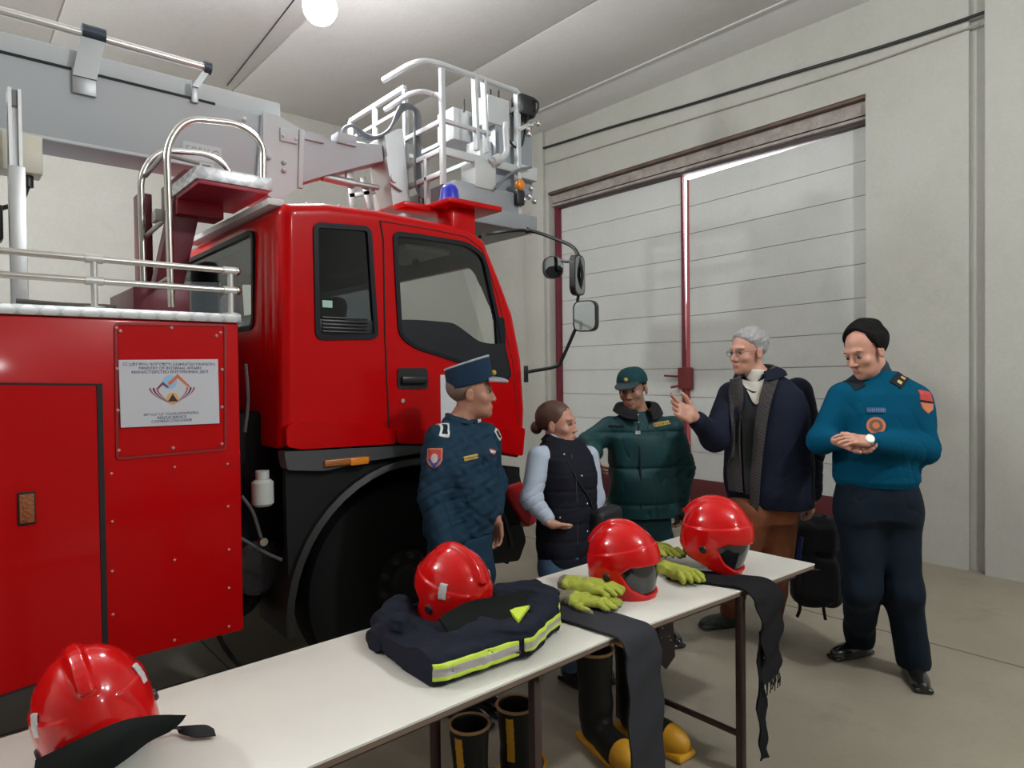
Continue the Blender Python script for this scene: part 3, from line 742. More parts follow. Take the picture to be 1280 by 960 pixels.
# red cradle frame, base and mast behind the cab
cr = MB()
pa = onY(173, 240, 3.9); pb = onY(190, 240, 3.9)
cr.box((pa[0], 3.9, 1.9), (pb[0]+.0, 4.02, pa[2]), .006)
B0 = onY(162, 386, 3.5); B1 = onY(226, 362, 3.5)
cr.box((B0[0], 3.42, 1.888), (B1[0]+.02, 3.95, B1[2]-.01), .006)
A0, A1 = onY(252, 222, 3.55), onY(198, 372, 3.75)
cr.bar((A0[0]-.04, 3.62, A0[2]-.03), (A1[0], 3.72, 1.93), .13, .10, up=(0, 1, 0), bevel=.006)
cr.bar((A0[0]-.02, 3.55, A0[2]-.03), (A0[0]-.02, 4.0, A0[2]-.03), .12, .12, bevel=.006)
cradle = cr.build('boom_cradle', M_REDD, truck)
# step platform with hoop handrails
ptl = [onY(px, py, 3.2) for px, py in ((245, 205), (341, 222), (337, 237), (246, 219))]
zt, zbm = 2.575, 2.515; xp0, xp1 = ptl[0][0], ptl[1][0]
pf = MB().box((xp0, 3.2, zbm), (xp1, 3.72, zt), .004).build('step_platform', M_CHQ, truck)
MB().box((xp0+.01, 3.205, zbm-.02), (xp1-.02, 3.70, zbm-.001), .003).box((xp0+.01, 3.55, zbm-.09), (xp1-.12, 3.70, zbm-.01), .003).build('underside', mat('underside_red', (.30, .012, .03), .5), pf)
for yy, dx in ((3.22, 0.), (3.62, 0.)):
    pts = [onY(px, py, 3.22) for px, py in ((214, 352), (208, 180), (232, 148), (300, 155), (329, 178), (329, 219))]
    pts = [(p[0], yy, p[2]+(0 if i else 0)) for i, p in enumerate(pts)]; pts[0] = (pts[0][0], yy, 1.93); pts[-1] = (pts[-1][0], yy, zt)
    if yy > 3.5: pts = [(p[0]-.02, p[1], p[2]-.04 if 0 < i < 5 else p[2]) for i, p in enumerate(pts)]
    MB().tube(fillet(pts, .11, 8), .0155, 12).build('hoop_handrail', M_STEEL, pf)
hx = onY(210, 250, 3.22)[0]
M_WORN = mat('worn_steel', (.35, .33, .31), .4, metal=.7)
for z in (2.62, 2.33, 2.06): MB().cyl((hx, 3.22, z), (hx, 3.62, z-.02), .011, n=10).build('step_rung', M_WORN, pf)
MB().cyl((hx, 3.22, 2.60), (xp0+.02, 3.22, 2.59), .010, n=10).build('side_rail', M_WORN, pf); MB().bar((hx-.02, 3.25, 2.34), (hx+.05, 3.62, 2.40), .05, .05).build('step_tread', M_WORN, pf)
# ---- boom
Y0, Y1 = 3.85, 4.14
bo = MB().box((-3.2, Y0, 2.762), (1.56, Y1, 3.122), .006)
boom = bo.build('boom', mat('boom_grey', (.42, .445, .47), .65), truck)
up = MB().box((-3.2, Y0+.035, 3.125), (1.585, Y1, 3.235), .012); up.build('upper_box', mat('boom_white', (.52, .55, .57), .55), boom)
MB().box((-3.2, Y0-.004, 3.114), (1.2, Y0+.02, 3.127)).build('panel_gap', M_BLK, boom)
MB().box((-3.2, Y0-.006, 2.756), (1.5, Y0+.012, 2.772), .002).build('lower_flange', mat('boom_white', (0, 0, 0)), boom)
q = MB().prism(rnd_poly([T(px, py, Y0) for px, py in ((326, 142), (345, 146), (373, 163), (373, 236), (343, 252), (318, 236))], .01), fY, Y0-.03, Y0+.3)
q.bar(fY(*T(374, 164, Y0), Y0-.035), fY(*T(372, 237, Y0), Y0-.035), .03, .02, up=(0, 1, 0)); q.bar(fY(*T(327, 142, Y0), Y0-.035), fY(*T(327, 215, Y0), Y0-.035), .015, .015, up=(0, 1, 0))
q.box(fY(*T(347, 178, Y0), Y0-.045), fY(*T(368, 166, Y0), Y0-.025), .004)
for px, py in ((352, 205), (333, 199), (352, 215), (302, 152), (350, 172), (366, 176)): q.ball(fY(*T(px, py, Y0), Y0-.04), .014, n=8)
q.build('knuckle', mat('boom_white', (0, 0, 0)), boom)
MB().box(fY(*T(352, 156, Y0), Y0-.01), fY(*T(338, 146, Y0), Y0+.05)).build('blue_cap', mat('blue_grey', (.12, .18, .32), .5), boom)
# load mark on the boom
tp = onY(253, 191, Y0)
text('load_mark', '500KG', .062, Matrix(((1, 0, 0, tp[0]), (0, 0, -1, Y0-.004), (0, 1, 0, tp[2]), (0, 0, 0, 1))), mat('mark_grey', (.30, .31, .33), .6), boom)
MB().box((tp[0]-.10, Y0-.003, tp[2]-.045), (tp[0]+.10, Y0+.001, tp[2]+.045)).build('load_plate', mat('boom_white', (0, 0, 0)), boom)
w_ = MB(); m0 = onY(243, 205, Y0); m1 = onY(266, 205, Y0)
w_.box((m0[0], Y0-.02, m0[2]), (m1[0], Y0, m0[2]+.012)); w_.box((m0[0]+.015, Y0-.02, m0[2]-.1), (m0[0]+.035, Y0, m0[2])); w_.box((m1[0]-.02, Y0-.02, m0[2]-.1), (m1[0], Y0, m0[2]))
w_.build('grab_bracket', mat('boom_white', (0, 0, 0)), boom)
# pipe over the boom with brackets
yp = Y0-.02
p0, p1 = onY(0, 13, yp), onY(262, 86, yp); dpx = (p1-p0)/(p1[0]-p0[0])
MB().cyl(p0-dpx*3, p1, .020, n=14).build('handrail_pipe', mat('pipe_alu', (.70, .69, .66), .3, metal=.8), boom)
for (ta, tb) in (((117, 42), (106, 118)), ((259, 85), (244, 128)), ((-120, -22), (-130, 40))):
    a_ = onY(*ta, yp); b_ = onY(*tb, yp); wdt = .10 if ta[0] < 200 else .035
    br = MB().box((b_[0]-wdt/2, Y0-.02, b_[2]-.0), (b_[0]+wdt/2, Y0-.004, b_[2]+.12), .002)
    br.prism([(b_[0]-wdt/2, b_[2]+.08), (b_[0]+wdt/2, b_[2]+.08), (a_[0]+wdt/2, a_[2]-.01), (a_[0]-wdt/2, a_[2]-.01)], fY, Y0-.03, Y0-.012)
    o_ = br.build('pipe_bracket', mat('bracket_grey', (.36, .37, .38), .4, metal=.5), boom)
    c_ = MB().cyl((a_[0]-wdt/2, yp, a_[2]), (a_[0]+wdt/2, yp, a_[2]), .034, n=14); c_.build('pipe_clamp', mat('clamp_navy', (.03, .045, .075), .45), o_)
# ---- turret post and cabinets at the far left
tr = MB(); q0, q1 = T(9, 110, 3.45), T(28, 206, 3.45)
tr.box((q0[0], 3.45, 1.89), (q1[0], 3.47, q0[1]), .002); tr.box((q0[0], 3.43, 1.89), (q0[0]+.012, 3.52, q0[1])); tr.box((q1[0]-.012, 3.43, 1.89), (q1[0], 3.52, q0[1]))
q2, q3 = T(10, 206, 3.42), T(34, 300, 3.42); tr.box((q2[0], 3.41, 1.89), (q3[0], 3.47, q2[1]), .004)
tr.box((q0[0]-.14, 3.5, 1.89), (q0[0]-.04, 3.56, q0[1]-.02), .003)
tr.box((-.6, 3.55, 1.89), (-.1, 4.3, 2.76), .01)
pst = tr.build('support_post', M_ALU, truck)
MB().box((q0[0]+.012, 3.44, q0[1]-.07), (q1[0]-.012, 3.46, q0[1]-.004)).build('post_cap', mat('post_dark', (.2, .2, .2), .5), pst)
cb = onY(53, 171, 3.62); cb2 = onY(30, 215, 3.62)
k_ = MB().box((cb2[0]-.14, 3.62, cb2[2]), (cb[0], 3.75, cb[2]+.0), .008).build('control_cabinet', mat('cream_box', (.66, .63, .52), .45), truck)
MB().cyl((cb[0]-.05, 3.68, cb2[2]-.05), (cb[0]-.05, 3.68, cb2[2]), .02).tube(smooth_path([(cb[0]-.05, 3.68, cb2[2]-.04), (cb[0]-.08, 3.68, cb2[2]-.12), (cb[0]-.15, 3.68, cb2[2]-.16)], 4), .010, 8).build('cabinet_cable', M_BLKP, k_)
ck2 = MB(); ck2.box((q0[0]-.25, 3.5, 2.2), (q0[0]-.02, 3.6, 2.35), .01); ck2.build('hydraulic_valve', M_BLKP, truck)
MB().tube(smooth_path([onY(20, 376, 3.3), onY(80, 381, 3.3), onY(130, 383, 3.3), onY(145, 384, 3.3)], 3), .010, 8).build('deck_hose', mat('hose_dull', (.14, .13, .11), .6), truck)

# ---- jib arm and rescue basket
YJ = 4.05
J = lambda px, py, y=YJ: T(px, py, y)
jb = MB().prism([(1.48, J(372, 178)[1]), (1.48, J(372, 232)[1])][:1]+[J(*p) for p in ((372, 178), (468, 186), (470, 206), (455, 209), (390, 226), (372, 232))]+[(1.48, J(372, 232)[1])], fY, YJ-.10, YJ+.10)
jb.box(fY(*J(372, 180), YJ-.12), fY(*J(395, 176), YJ+.12)); jb.box(fY(*J(412, 184), YJ-.12), fY(*J(435, 176), YJ-.02), .004)
jib = jb.build('jib_arm', mat('boom_grey', (0, 0, 0)), boom)
jc = MB().cyl(fY(*J(415, 226), YJ-.03), fY(*J(470, 236), YJ-.03), .018); jc.cyl(fY(*J(400, 222), YJ-.03), fY(*J(440, 231), YJ-.03), .028)
jc.bar(fY(*J(436, 214), YJ), fY(*J(440, 262), YJ), .03, .05); jc.bar(fY(*J(452, 222), YJ), fY(*J(462, 262), YJ), .03, .05); jc.bar(fY(*J(435, 245), YJ), fY(*J(468, 240), YJ), .03, .03)
jc.build('jib_cylinder', M_ALU, boom)
ms = MB(); ms.prism(rnd_poly([J(*p) for p in ((468, 176), (484, 168), (490, 168), (500, 268), (492, 270), (478, 262))], .01), fY, YJ-.14, YJ+.10)
ms.prism(rnd_poly([J(*p) for p in ((467, 203), (486, 214), (488, 246), (472, 236))], .01), fY, YJ-.17, YJ-.14); ms.cyl(fY(*J(476, 230), YJ-.19), fY(*J(476, 230), YJ-.14), .03)
basket_mount = ms.build('basket_mount', M_ALU, truck)
YN, YFb, XR, XQ = 3.55, 4.98, 2.52, 3.17
zT = 3.64; zM = 3.36; zL = 3.12; zF = 2.96; zB = 2.74
M_BSK = mat('basket_white', (.52, .55, .56), .38, metal=.1)
def N(px, py, y=YN): p = onY(px, py, y); return p
bs = MB(); wd_ = .034
def rb(a, b, w=.034, h=.034): bs.bar(a, b, w, h, bevel=.006)
# near side (faces the viewer)
a1, a2 = N(552, 81), N(646, 107)
XR = float(a1[0]); XQ = float(a2[0]); zT = float(a1[2]); YR_ = YN
hoop = [onZ(px, py, zT) for px, py in ((480, 100), (497, 90), (513, 81), (530, 77), (548, 80))]+[np.array((XR+.06, YN, zT)), np.array((XQ, YN, zT))]
bs.tube(smooth_path(hoop, 4), .021, 10)
z2 = zT-.17
hoop2 = [onZ(px, py, z2) for px, py in ((482, 137), (497, 127), (512, 118), (528, 115), (541, 118))]+[np.array((XR, YN+.01, z2-.04)), np.array((XR, YN+.01, z2-.2))]
bs.tube(smooth_path(hoop2, 4), .018, 10)
rb((XR, YN, zT-.02), (XR, YN, zF-.12)); rb((N(593, 95)[0], YN, zT), (N(596, 194)[0], YN, zL), .045, .03); rb((N(604, 97)[0], YN, zT), (N(608, 200)[0], YN, zL), .05, .02)
rb((XQ, YN, zT), (XQ, YN, zB), .045, .035); rb((XR, YN, N(555, 189)[2]), (XQ, YN, N(555, 189)[2]), .03, .055); rb((XR, YN, N(552, 150)[2]), (XQ-.25, YN, N(552, 150)[2]), .028, .028)
# rear side (towards the boom)
def RQ(px, py): return onX(px, py, XR)
pY = lambda px: float(RQ(px, 160)[1])
zr1 = float(RQ(552, 152)[2]); zl1, zl2 = float(RQ(552, 188)[2]), float(RQ(552, 217)[2])
y505 = pY(507); y436 = pY(438)
rb((XR, YN, zr1), (XR, y505, zr1)); rb((XR, YN, zl1), (XR, y505, zl1)); rb((XR, YN, zl2), (XR, y505, zl2))
rb((XR, y505, zT-.02), (XR, y505, zB)); rb((XR, pY(533), zl1), (XR, pY(533), zB)); rb((XR, y505, float(RQ(505, 110)[2])), (XR, y436, float(RQ(505, 110)[2])))
rb((XR, pY(469), float(RQ(505, 110)[2])), (XR, pY(469), zL+.1)); rb((XR, y436, float(RQ(505, 110)[2])), (XR, y436, zL+.1)); rb((XR, y436, zL+.33), (XQ, y436, zL+.33))
zF_ = float(RQ(505, 110)[2])
rb((XR, y505, zL+.35), (XR, y436, zL+.35), .026, .026); rb((XQ, YN, zF_-.12), (XQ, y436, zF_-.12)); rb((XQ, y436, zF_-.12), (XQ, y436, zB)); rb((XQ, YN, zr1), (XQ, y436, zr1))
basket = bs.build('basket', M_BSK, truck)
fb = MB().box((XR+.08, YN-.02, N(572, 256)[2]), (XQ+.02, y436, N(572, 230)[2]+.02), .006); fb.box((XR+.08, YN-.05, N(572, 276)[2]), (XQ+.14, y436+.05, N(572, 254)[2]), .01)
fb.build('basket_floor', mat('basket_grey', (.30, .32, .34), .45, metal=.2), basket)
def bb(name, px0, py0, px1, py1, y, dep, m, bev=.008):
    p, q = onY(px0, py0, y), onY(px1, py1, y)
    return MB().box((min(p[0], q[0]), y, min(p[2], q[2])), (max(p[0], q[0]), y+dep, max(p[2], q[2])), bev).build(name, m, basket)
bb('control_box', 610, 152, 637, 126, YN+.05, .16, mat('box_white', (.52, .54, .54), .4)); bb('control_box', 567, 173, 590, 140, YN+.28, .2, mat('box_white', (0,)*3))
bb('control_box', 594, 233, 620, 206, YN-.03, .16, mat('box_white', (0,)*3)); bb('control_box', 600, 198, 618, 178, YN+.1, .16, mat('box_white', (0,)*3))
bb('side_panel', 620, 236, 665, 152, YN+.06, .1, mat('panel_blue_grey', (.30, .33, .37), .45, metal=.2)); bb('side_panel', 597, 186, 640, 155, YN+.2, .1, mat('panel_blue_grey', (0,)*3))
bb('number_plate', 525, 258, 532, 243, YN+.3, .02, M_BLKP); bb('junction_box', 652, 222, 672, 210, YN, .1, mat('box_white', (0,)*3))
bb('hinge_block', 647, 255, 656, 238, YN-.06, .06, M_BLKP)
for px, py in ((613, 120), (623, 121), (580, 132)): MB().cyl(N(px, py-8, YN+.1), N(px, py+8, YN+.1), .008, n=8).build('joystick', M_BLKP, basket)
fl1 = bb('floodlight', 651, 141, 672, 121, YN-.05, .12, M_BLKP, .03)
st_ = MB().tube(smooth_path([N(668, 124, YN-.06), N(673, 130, YN-.06), N(670, 141, YN-.06), N(660, 144, YN-.04), N(657, 152, YN), N(656, 165, YN)], 4), .008, 8)
st_.tube(smooth_path([N(636, 175), N(644, 184), N(652, 182), N(656, 165), N(658, 145)], 5), .008, 8); st_.build('lamp_stem', M_BLKP, basket)
for px, py in ((660, 162), (664, 157), (672, 155), (661, 168), (664, 236), (661, 246), (655, 250), (668, 252)): MB().ball(N(px, py, YN-.03), .022, n=10).build('small_lamp', mat('chrome', (.8, .8, .8), .15, metal=1), basket)
MB().bar(N(648, 162, YN-.02), N(672, 150, YN-.02), .03, .03).build('lamp_bar', mat('chrome', (0,)*3), basket)
MB().ball(N(650, 231, YN-.05), .042, n=16, sc=(1, .6, 1)).build('turn_lamp', mat('amber_lens', (0,)*3), basket)
gb = MB()
gb.tube(fillet([N(622, 204, YN-.05), N(634, 192, YN-.05), N(632, 160, YN-.05), N(633, 154, YN-.05)], .04, 5), .022, 10)
gb.cyl(N(616, 202, YN-.05), N(624, 198, YN-.05), .035); gb.build('hose_outlet', mat('box_white', (0,)*3), basket)
for k in range(4):
    o_ = k*.022
    MB().tube(smooth_path([fY(*J(422+k*2, 173-k, YJ), YJ-.05+o_), fY(*J(426+k*2, 163-k, YJ), YJ-.05+o_), fY(*J(437+k*2, 160-k), YJ-.05+o_), fY(*J(452, 170), YJ-.05+o_), fY(*J(462, 176), YJ-.1+o_), fY(*J(474+k, 168), YJ-.15+o_), fY(*J(480+k, 146+k*1.5), YJ-.2), fY(*J(492+k, 142+k*1.5), YJ-.2), fY(*J(499+k*2, 155), YJ-.2), fY(*J(499+k*2, 200), YJ-.2), fY(*J(501+k*2, 240), YJ-.2), fY(*J(508+k*2, 255), YJ-.2)], 4), .011, 8).build('hydraulic_hose', mat('hose_bluegrey', (.16, .18, .20), .5), basket)
MB().tube(smooth_path([N(619, 236, YN-.06), N(632, 222, YN-.07), N(648, 212, YN-.06), N(664, 209, YN-.04)], 4), .009, 8).build('hydraulic_hose', mat('hose_bluegrey', (0,)*3), basket)

rebase(truck, (1.0, 4.08, 0))
# ================================================================== things on and under the table
def dirs(alpha):
    a = math.radians(alpha); f = -FW*math.cos(a)+RT*math.sin(a); s = RT*math.cos(a)+FW*math.sin(a); return f, s
def HM(c, alpha, pitch=0, roll=0, sc=1.):
    f, s = dirs(alpha); R = Matrix([[f[i], s[i], (0, 0, 1)[i]] for i in range(3)]).to_4x4()
    return Matrix.Translation(Vector(tuple(float(q) for q in c))) @ R @ Matrix.Rotation(math.radians(pitch), 4, 'Y') @ Matrix.Rotation(math.radians(roll), 4, 'X') @ Matrix.Scale(sc, 4)
TZ = .75
M_TOP = mat('table_top', (.69, .675, .61), .4, noise=(3.5, .08), bump=(6, .05, .01)); M_LEG = mat('table_steel', (.045, .024, .022), .5)
M_EDGE = mat('table_edge', (.16, .11, .08), .6)
def table(xa, xb, ya0, ya1, yb0, yb1, label, legs):
    t = empty('folding_table', label, 'table', 'tables set end to end')
    f3 = lambda u, v, q: (u, v, q)
    P = [(xa, ya0), (xb, yb0), (xb, yb1), (xa, ya1)]
    MB().prism(P, f3, TZ-.006, TZ).build('table_top', M_TOP, t, smooth=0)
    MB().prism(insetp(P, .002), f3, TZ-.022, TZ-.0065).build('core_board', M_EDGE, t, smooth=0)
    fr = MB(); i_ = .05
    fr.bar((xa+.1, ya0+i_, TZ-.036), (xb-.1, yb0+i_, TZ-.036), .025, .028); fr.bar((xa+.1, ya1-i_, TZ-.036), (xb-.1, yb1-i_, TZ-.036), .025, .028)
    for x in legs: fr.bar((x, ya0+i_, TZ-.036), (x, ya1-i_, TZ-.036), .025, .028)
    fr.build('frame', M_LEG, t)
    for x in legs:
        for y in (yb0+i_-.012, yb1-i_): MB().bar((x, y, 0), (x, y, TZ-.02), .030, .030, up=(0, 1, 0)).build('leg', M_LEG, t)
        MB().bar((x, yb0+i_, .17), (x, yb1-i_, .17), .02, .02).build('stretcher', M_LEG, t)
    rebase(t, ((xa+xb)/2, (ya0+ya1)/2, 0)); return t
table(-1.05, 1.68, 1.385, 2.01, 1.43, 2.055, 'long white-topped folding table nearest the camera, bearing the jacket', (-.7, .3, 1.35))
table(1.684, 2.965, 1.43, 2.056, 1.362, 2.07, 'white-topped table at the far right end, bearing two helmets and the gloves', (2.40,))

# ---- helmets
M_HR = mat('helmet_red', (.54, .005, .005), .18, coat=.6, spec=.2); M_VIS = mat('visor_black', (.010, .011, .014), .12, coat=.6)
M_REF = mat('reflective_grey', (.52, .52, .52), .35); M_LIN = mat('liner_black', (.014, .014, .016), .8); M_CLOTH = mat('neck_cloth', (.008, .010, .009), .9, bump=(60, .3, .002), spec=.1)
def dome(off=0., st=.42):
    def f(X, Y, Z):
        Zs = np.where(Z < 0, Z*st, Z); u, v, w = X/.142, Y/.118, Zs/.136
        k0 = np.sqrt(u*u+v*v+w*w); k1 = np.sqrt((X/.142**2)**2+(Y/.118**2)**2+(Zs/.136**2)**2)+1e-6
        return k0*(k0-1)/k1-off
    return f, (-.17, -.15, -.17), (.17, .15, .17)
def build_helmet(root, visor=True):
    hb = ((-.18, -.145, -.175), (.18, .145, .185)); h = .0036
    S = SDF(*hb, h); S.add(dome())
    # raised side shell with the sweeping edge
    R = SDF(*hb, h); R.add(dome(.0045)); R.cut(p_half((-.02, 0, .035), (-.28, 0, 1)), .004); R.cut(p_half((-.135, 0, 0), (-1, 0, -.5)), .01)
    S.V = np.minimum(S.V, R.V)
    # comb
    P = [(.118*math.cos(t)*1.02-.002, .148*math.sin(t)) for t in np.linspace(.35, 1.6, 9)]+[(-.158*math.cos(t), .148*math.sin(t)) for t in np.linspace(1.4, .25, 9)]+[(-.10, .02), (.06, .04)]
    S.add(p_ext(P, 1, -.016, .016, .010), .016)
    S.sub(dome(-.009)); S.cut(p_half((0, 0, -.112), (-.20, 0, -1)), .005)
    op = [(.040, -.030), (.075, -.002), (.20, .010), (.20, -.104), (.115, -.112), (.075, -.082)]
    S.sub(p_ext(op, 1, -.2, .2, .0), .004)
    rb_ = SDF(*hb, h); rb_.add(dome(.003)); rb_.sub(dome(-.010)); rb_.cut((lambda X, Y, Z: np.abs(Z+.108+.20*X)-.010+0*Y, 0, 0)); rb_.cut(p_half((.02, 0, 0), (-1, 0, 0)))
    S.V = np.minimum(S.V, rb_.V)
    S.mesh('shell', M_HR, root)
    V = SDF(*hb, h); V.add(dome(-.006)); V.sub(dome(-.012)); V.cut(p_half((.02, 0, 0), (-1, 0, 0))); V.cut((lambda X, Y, Z: np.maximum(Z-.03, -.118-Z)+0*X+0*Y, 0, 0))
    V.mesh('visor', M_VIS, root)
    L = SDF(*hb, h*1.3); L.add(dome(-.014)); L.sub(p_ell((.03, 0, -.06), (.085, .075, .10))); L.cut(p_half((0, 0, -.118), (0, 0, -1))); L.cut(p_half((.09, 0, 0), (1, 0, .0)))
    L.mesh('liner', M_LIN, root)
    for sgn in (1, -1):
        MB().cyl((-.012, sgn*.113, -.048), (-.012, sgn*.127, -.048), .017, .015, 20, bev=.003).build('pivot_disc', M_BLKP, root)
    MB().tube(smooth_path([(.0, .09, -.10), (.03, .06, -.118), (.05, 0, -.122), (.03, -.06, -.118), (.0, -.09, -.10)], 4), .006, 8, flat=.4).build('chin_strap', M_BLK, root)
def patches(root, M):
    for sgn in (1, -1):
        Q = SDF((-.14, -.14, -.04), (.02, .14, .09), .0028); Q.add(dome(.0062)); Q.sub(dome(.001)); Q.cut(p_box((-.065, sgn*.10, .018), (.0125, .06, .026), .001, (nrm((1, 0, .05)), np.array((0, 1., 0)), nrm((-.05, 0, 1)))))
        Q.mesh('reflective_patch', M_REF, root)
h_first = empty('fire_helmet', '', 'helmet'); build_helmet(h_first)
def lat(px, d):  # ground point for a pixel column at a level distance
    l = (px-640)/FPX*d; return FW*d+RT*l
def sheet(name, rows, m, parent=None, thick=.006, sub=2, label=None, cat=None, group=None):
    """a thick cloth from a grid of world points, smoothed"""
    b = MB(); R = [smooth_path(r, 4) for r in rows]; Cn = [smooth_path([R[i][j] for i in range(len(R))], 4) for j in range(len(R[0]))]
    G = [[Cn[j][i] for j in range(len(Cn))] for i in range(len(Cn[0]))]
    bm = b.bm; vs = [[bm.verts.new(tuple(p)) for p in r] for r in G]
    for i in range(len(vs)-1):
        for j in range(len(vs[0])-1): bm.faces.new((vs[i][j], vs[i][j+1], vs[i+1][j+1], vs[i+1][j]))
    bmesh.ops.recalc_face_normals(bm, faces=bm.faces[:]); bmesh.ops.solidify(bm, geom=bm.faces[:], thickness=thick)
    o = b.build(name, m, parent, smooth=60)
    if cat: tag(o, label, cat, group)
    return o
hs_ = [  # px, level distance, centre height, heading, pitch, roll, scale, label
    (106, 1.50, .882, -146, 18, -16, .96, 'red fire helmet nearest the camera at the bottom left, seen from behind'),
    (563, 2.26, .900, -132, 0, 0, 1.0, 'red fire helmet sitting on the folded navy jacket'),
    (777, 2.62, .890, 56, 3, 2, 1.02, 'red fire helmet with black visor, between the two pairs of gloves'),
    (895, 2.88, .924, 58, 14, 4, 1.06, 'red fire helmet at the right end of the table, visor tilted down')]
HELM = []
for i, (px, d, z, al, pi_, ro, sc, lb) in enumerate(hs_):
    o = h_first if i == 0 else copy_tree(h_first)
    o['label'] = lb; o['group'] = 'fire helmets on the table'; p = lat(px, d); o.matrix_world = HM((p[0], p[1], z), al, pi_, ro, sc); HELM.append(o)
for o in HELM[:2]: patches(o, None)
def child_world(root, o):
    bpy.context.view_layer.update(); o.parent = root; o.data.transform(root.matrix_world.inverted())
Z = lambda px, py, z: onZ(px, py, z)
# neck cloths
c1 = sheet('neck_cloth', [[atd(48, 950, 1.37), atd(100, 926, 1.36), atd(150, 905, 1.38), atd(190, 897, 1.42), atd(232, 895, 1.46)], [atd(46, 975, 1.35), atd(100, 950, 1.33), atd(150, 924, 1.35), atd(188, 910, 1.40), atd(226, 901, 1.45)], [atd(50, 1010, 1.33), atd(105, 985, 1.31), atd(150, 955, 1.33), atd(180, 930, 1.38), atd(210, 912, 1.43)]], M_CLOTH, None, .007)
child_world(HELM[0], c1)
c1 = MB().tube(smooth_path([Z(170, 930, .765), Z(195, 917, .77), Z(215, 910, .775), Z(232, 912, .762)], 4), .005, 8, flat=.5).build('helmet_strap', M_BLK); child_world(HELM[0], c1)
c1 = sheet('strap_tab', [[Z(222, 908, .768), Z(240, 908, .772), Z(258, 908, .770), Z(268, 912, .766)], [Z(226, 916, .757), Z(240, 922, .757), Z(256, 922, .757), Z(270, 920, .757)]], M_BLK, None, .006); child_world(HELM[0], c1)
c2 = sheet('neck_cloth', [[Z(548, 772, .87), Z(585, 752, .89), Z(625, 745, .885), Z(655, 738, .86), Z(680, 737, .845)], [Z(556, 782, .86), Z(600, 766, .868), Z(640, 757, .865), Z(672, 748, .85), Z(690, 743, .838)], [Z(560, 790, .845), Z(600, 787, .848), Z(640, 778, .842), Z(665, 766, .842), Z(680, 756, .838)]], M_CLOTH, None, .008)
child_world(HELM[1], c2)
c4 = sheet('neck_cloth', [[Z(858, 655, .90), Z(866, 644, .94), Z(880, 632, .975)], [Z(850, 650, .915), Z(852, 640, .955), Z(878, 627, .99)], [Z(844, 656, .90), Z(843, 646, .92), Z(850, 638, .95)]], M_CLOTH, None, .006)
child_world(HELM[3], c4)

# ---- folded turnout jacket under the second helmet
jc0 = Z(580, 800, TZ)
M_NAVY = mat('jacket_navy', (.007, .010, .020), .8, bump=(90, .35, .002), spec=.2); M_LIME = mat('lime_band', (.52, .68, .05), .5); M_SILV = mat('silver_band', (.36, .33, .34), .4)
jk = empty('turnout_jacket', 'folded navy firefighter jacket with lime and silver bands, lying under a helmet', 'jacket')
lo, hi = np.array((1.02, 1.38, .745)), np.array((1.80, 2.06, .96))
J1 = SDF(lo, hi, .0045)
def foot(pts, z=TZ): return [tuple(Z(px, py, z)[:2]) for px, py in pts]
J1.add(p_ext(foot(((503, 858), (560, 850), (642, 822), (640, 790), (560, 775), (520, 770), (472, 790), (478, 822)), .77), 2, TZ, TZ+.080, .03))
J1.add(p_ext(foot(((560, 815), (664, 806), (700, 772), (697, 752), (672, 738), (600, 745), (540, 770)), .80), 2, TZ+.002, TZ+.100, .028), .02)
for px, py, z, r in ((487, 778, .80, (.055, .075, .055)), (500, 762, .83, (.05, .06, .05)), (478, 795, .79, (.05, .05, .04)), (520, 800, .81, (.06, .05, .035)), (497, 780, .85, (.035, .05, .035)), (463, 806, .775, (.032, .04, .026)), (530, 820, .81, (.08, .04, .03)), (600, 790, .83, (.09, .05, .03)), (670, 760, .835, (.05, .05, .025))):
    J1.add(p_ell(Z(px, py, z), r), .03)
J1.disp(wob(26, .0055, 3)); J1.disp(wob(60, .0022, 5))
hp_ = lat(563, 2.26); J1.sub(p_ell((hp_[0], hp_[1], .892), (.152, .152, .132)), .012)
J1.cut(p_half((0, 0, TZ+.0005), (0, 0, -1)))
J1.mesh('folded_body', M_NAVY, jk)
def stripe(footpts, zf, zlo, zhi, name='reflective_stripe'):
    R = J1.clone(-.0035); sl = J1.clone(.004); R.V = np.maximum(R.V, -sl.V)
    P = foot(footpts, zf); f_, a_, b_ = p_ext(P, 2, 0, 2)
    R.cut((f_, a_, b_)); R.cut((lambda X, Y, Zz: np.maximum(zlo-Zz, Zz-zhi)+0*X+0*Y, 0, 0))
    n = zhi-zlo
    R.mesh(name, [M_LIME, M_SILV], jk, lambda C: ((C[:, 2] > zlo+n*.27) & (C[:, 2] < zhi-n*.27)).astype(int))
stripe(((500, 870), (645, 840), (650, 812), (600, 822), (495, 835)), .78, TZ+.018, TZ+.068)
stripe(((655, 815), (712, 775), (705, 755), (690, 762), (655, 795)), .80, TZ+.030, TZ+.072)
MB().prism([tuple(Z(px, py, .858)[:2]) for px, py in ((636, 762), (662, 757), (648, 776))], lambda u, v, q: (u, v, q), .850, .860).build('lime_patch', M_LIME, jk)
sheet('cuff', [[Z(626, 817, .79), Z(650, 812, .79)], [Z(630, 824, .762), Z(652, 819, .762)]], mat('cuff_brown', (.10, .06, .045), .8), jk, .006)
rebase(jk, (jc0[0], jc0[1], TZ))

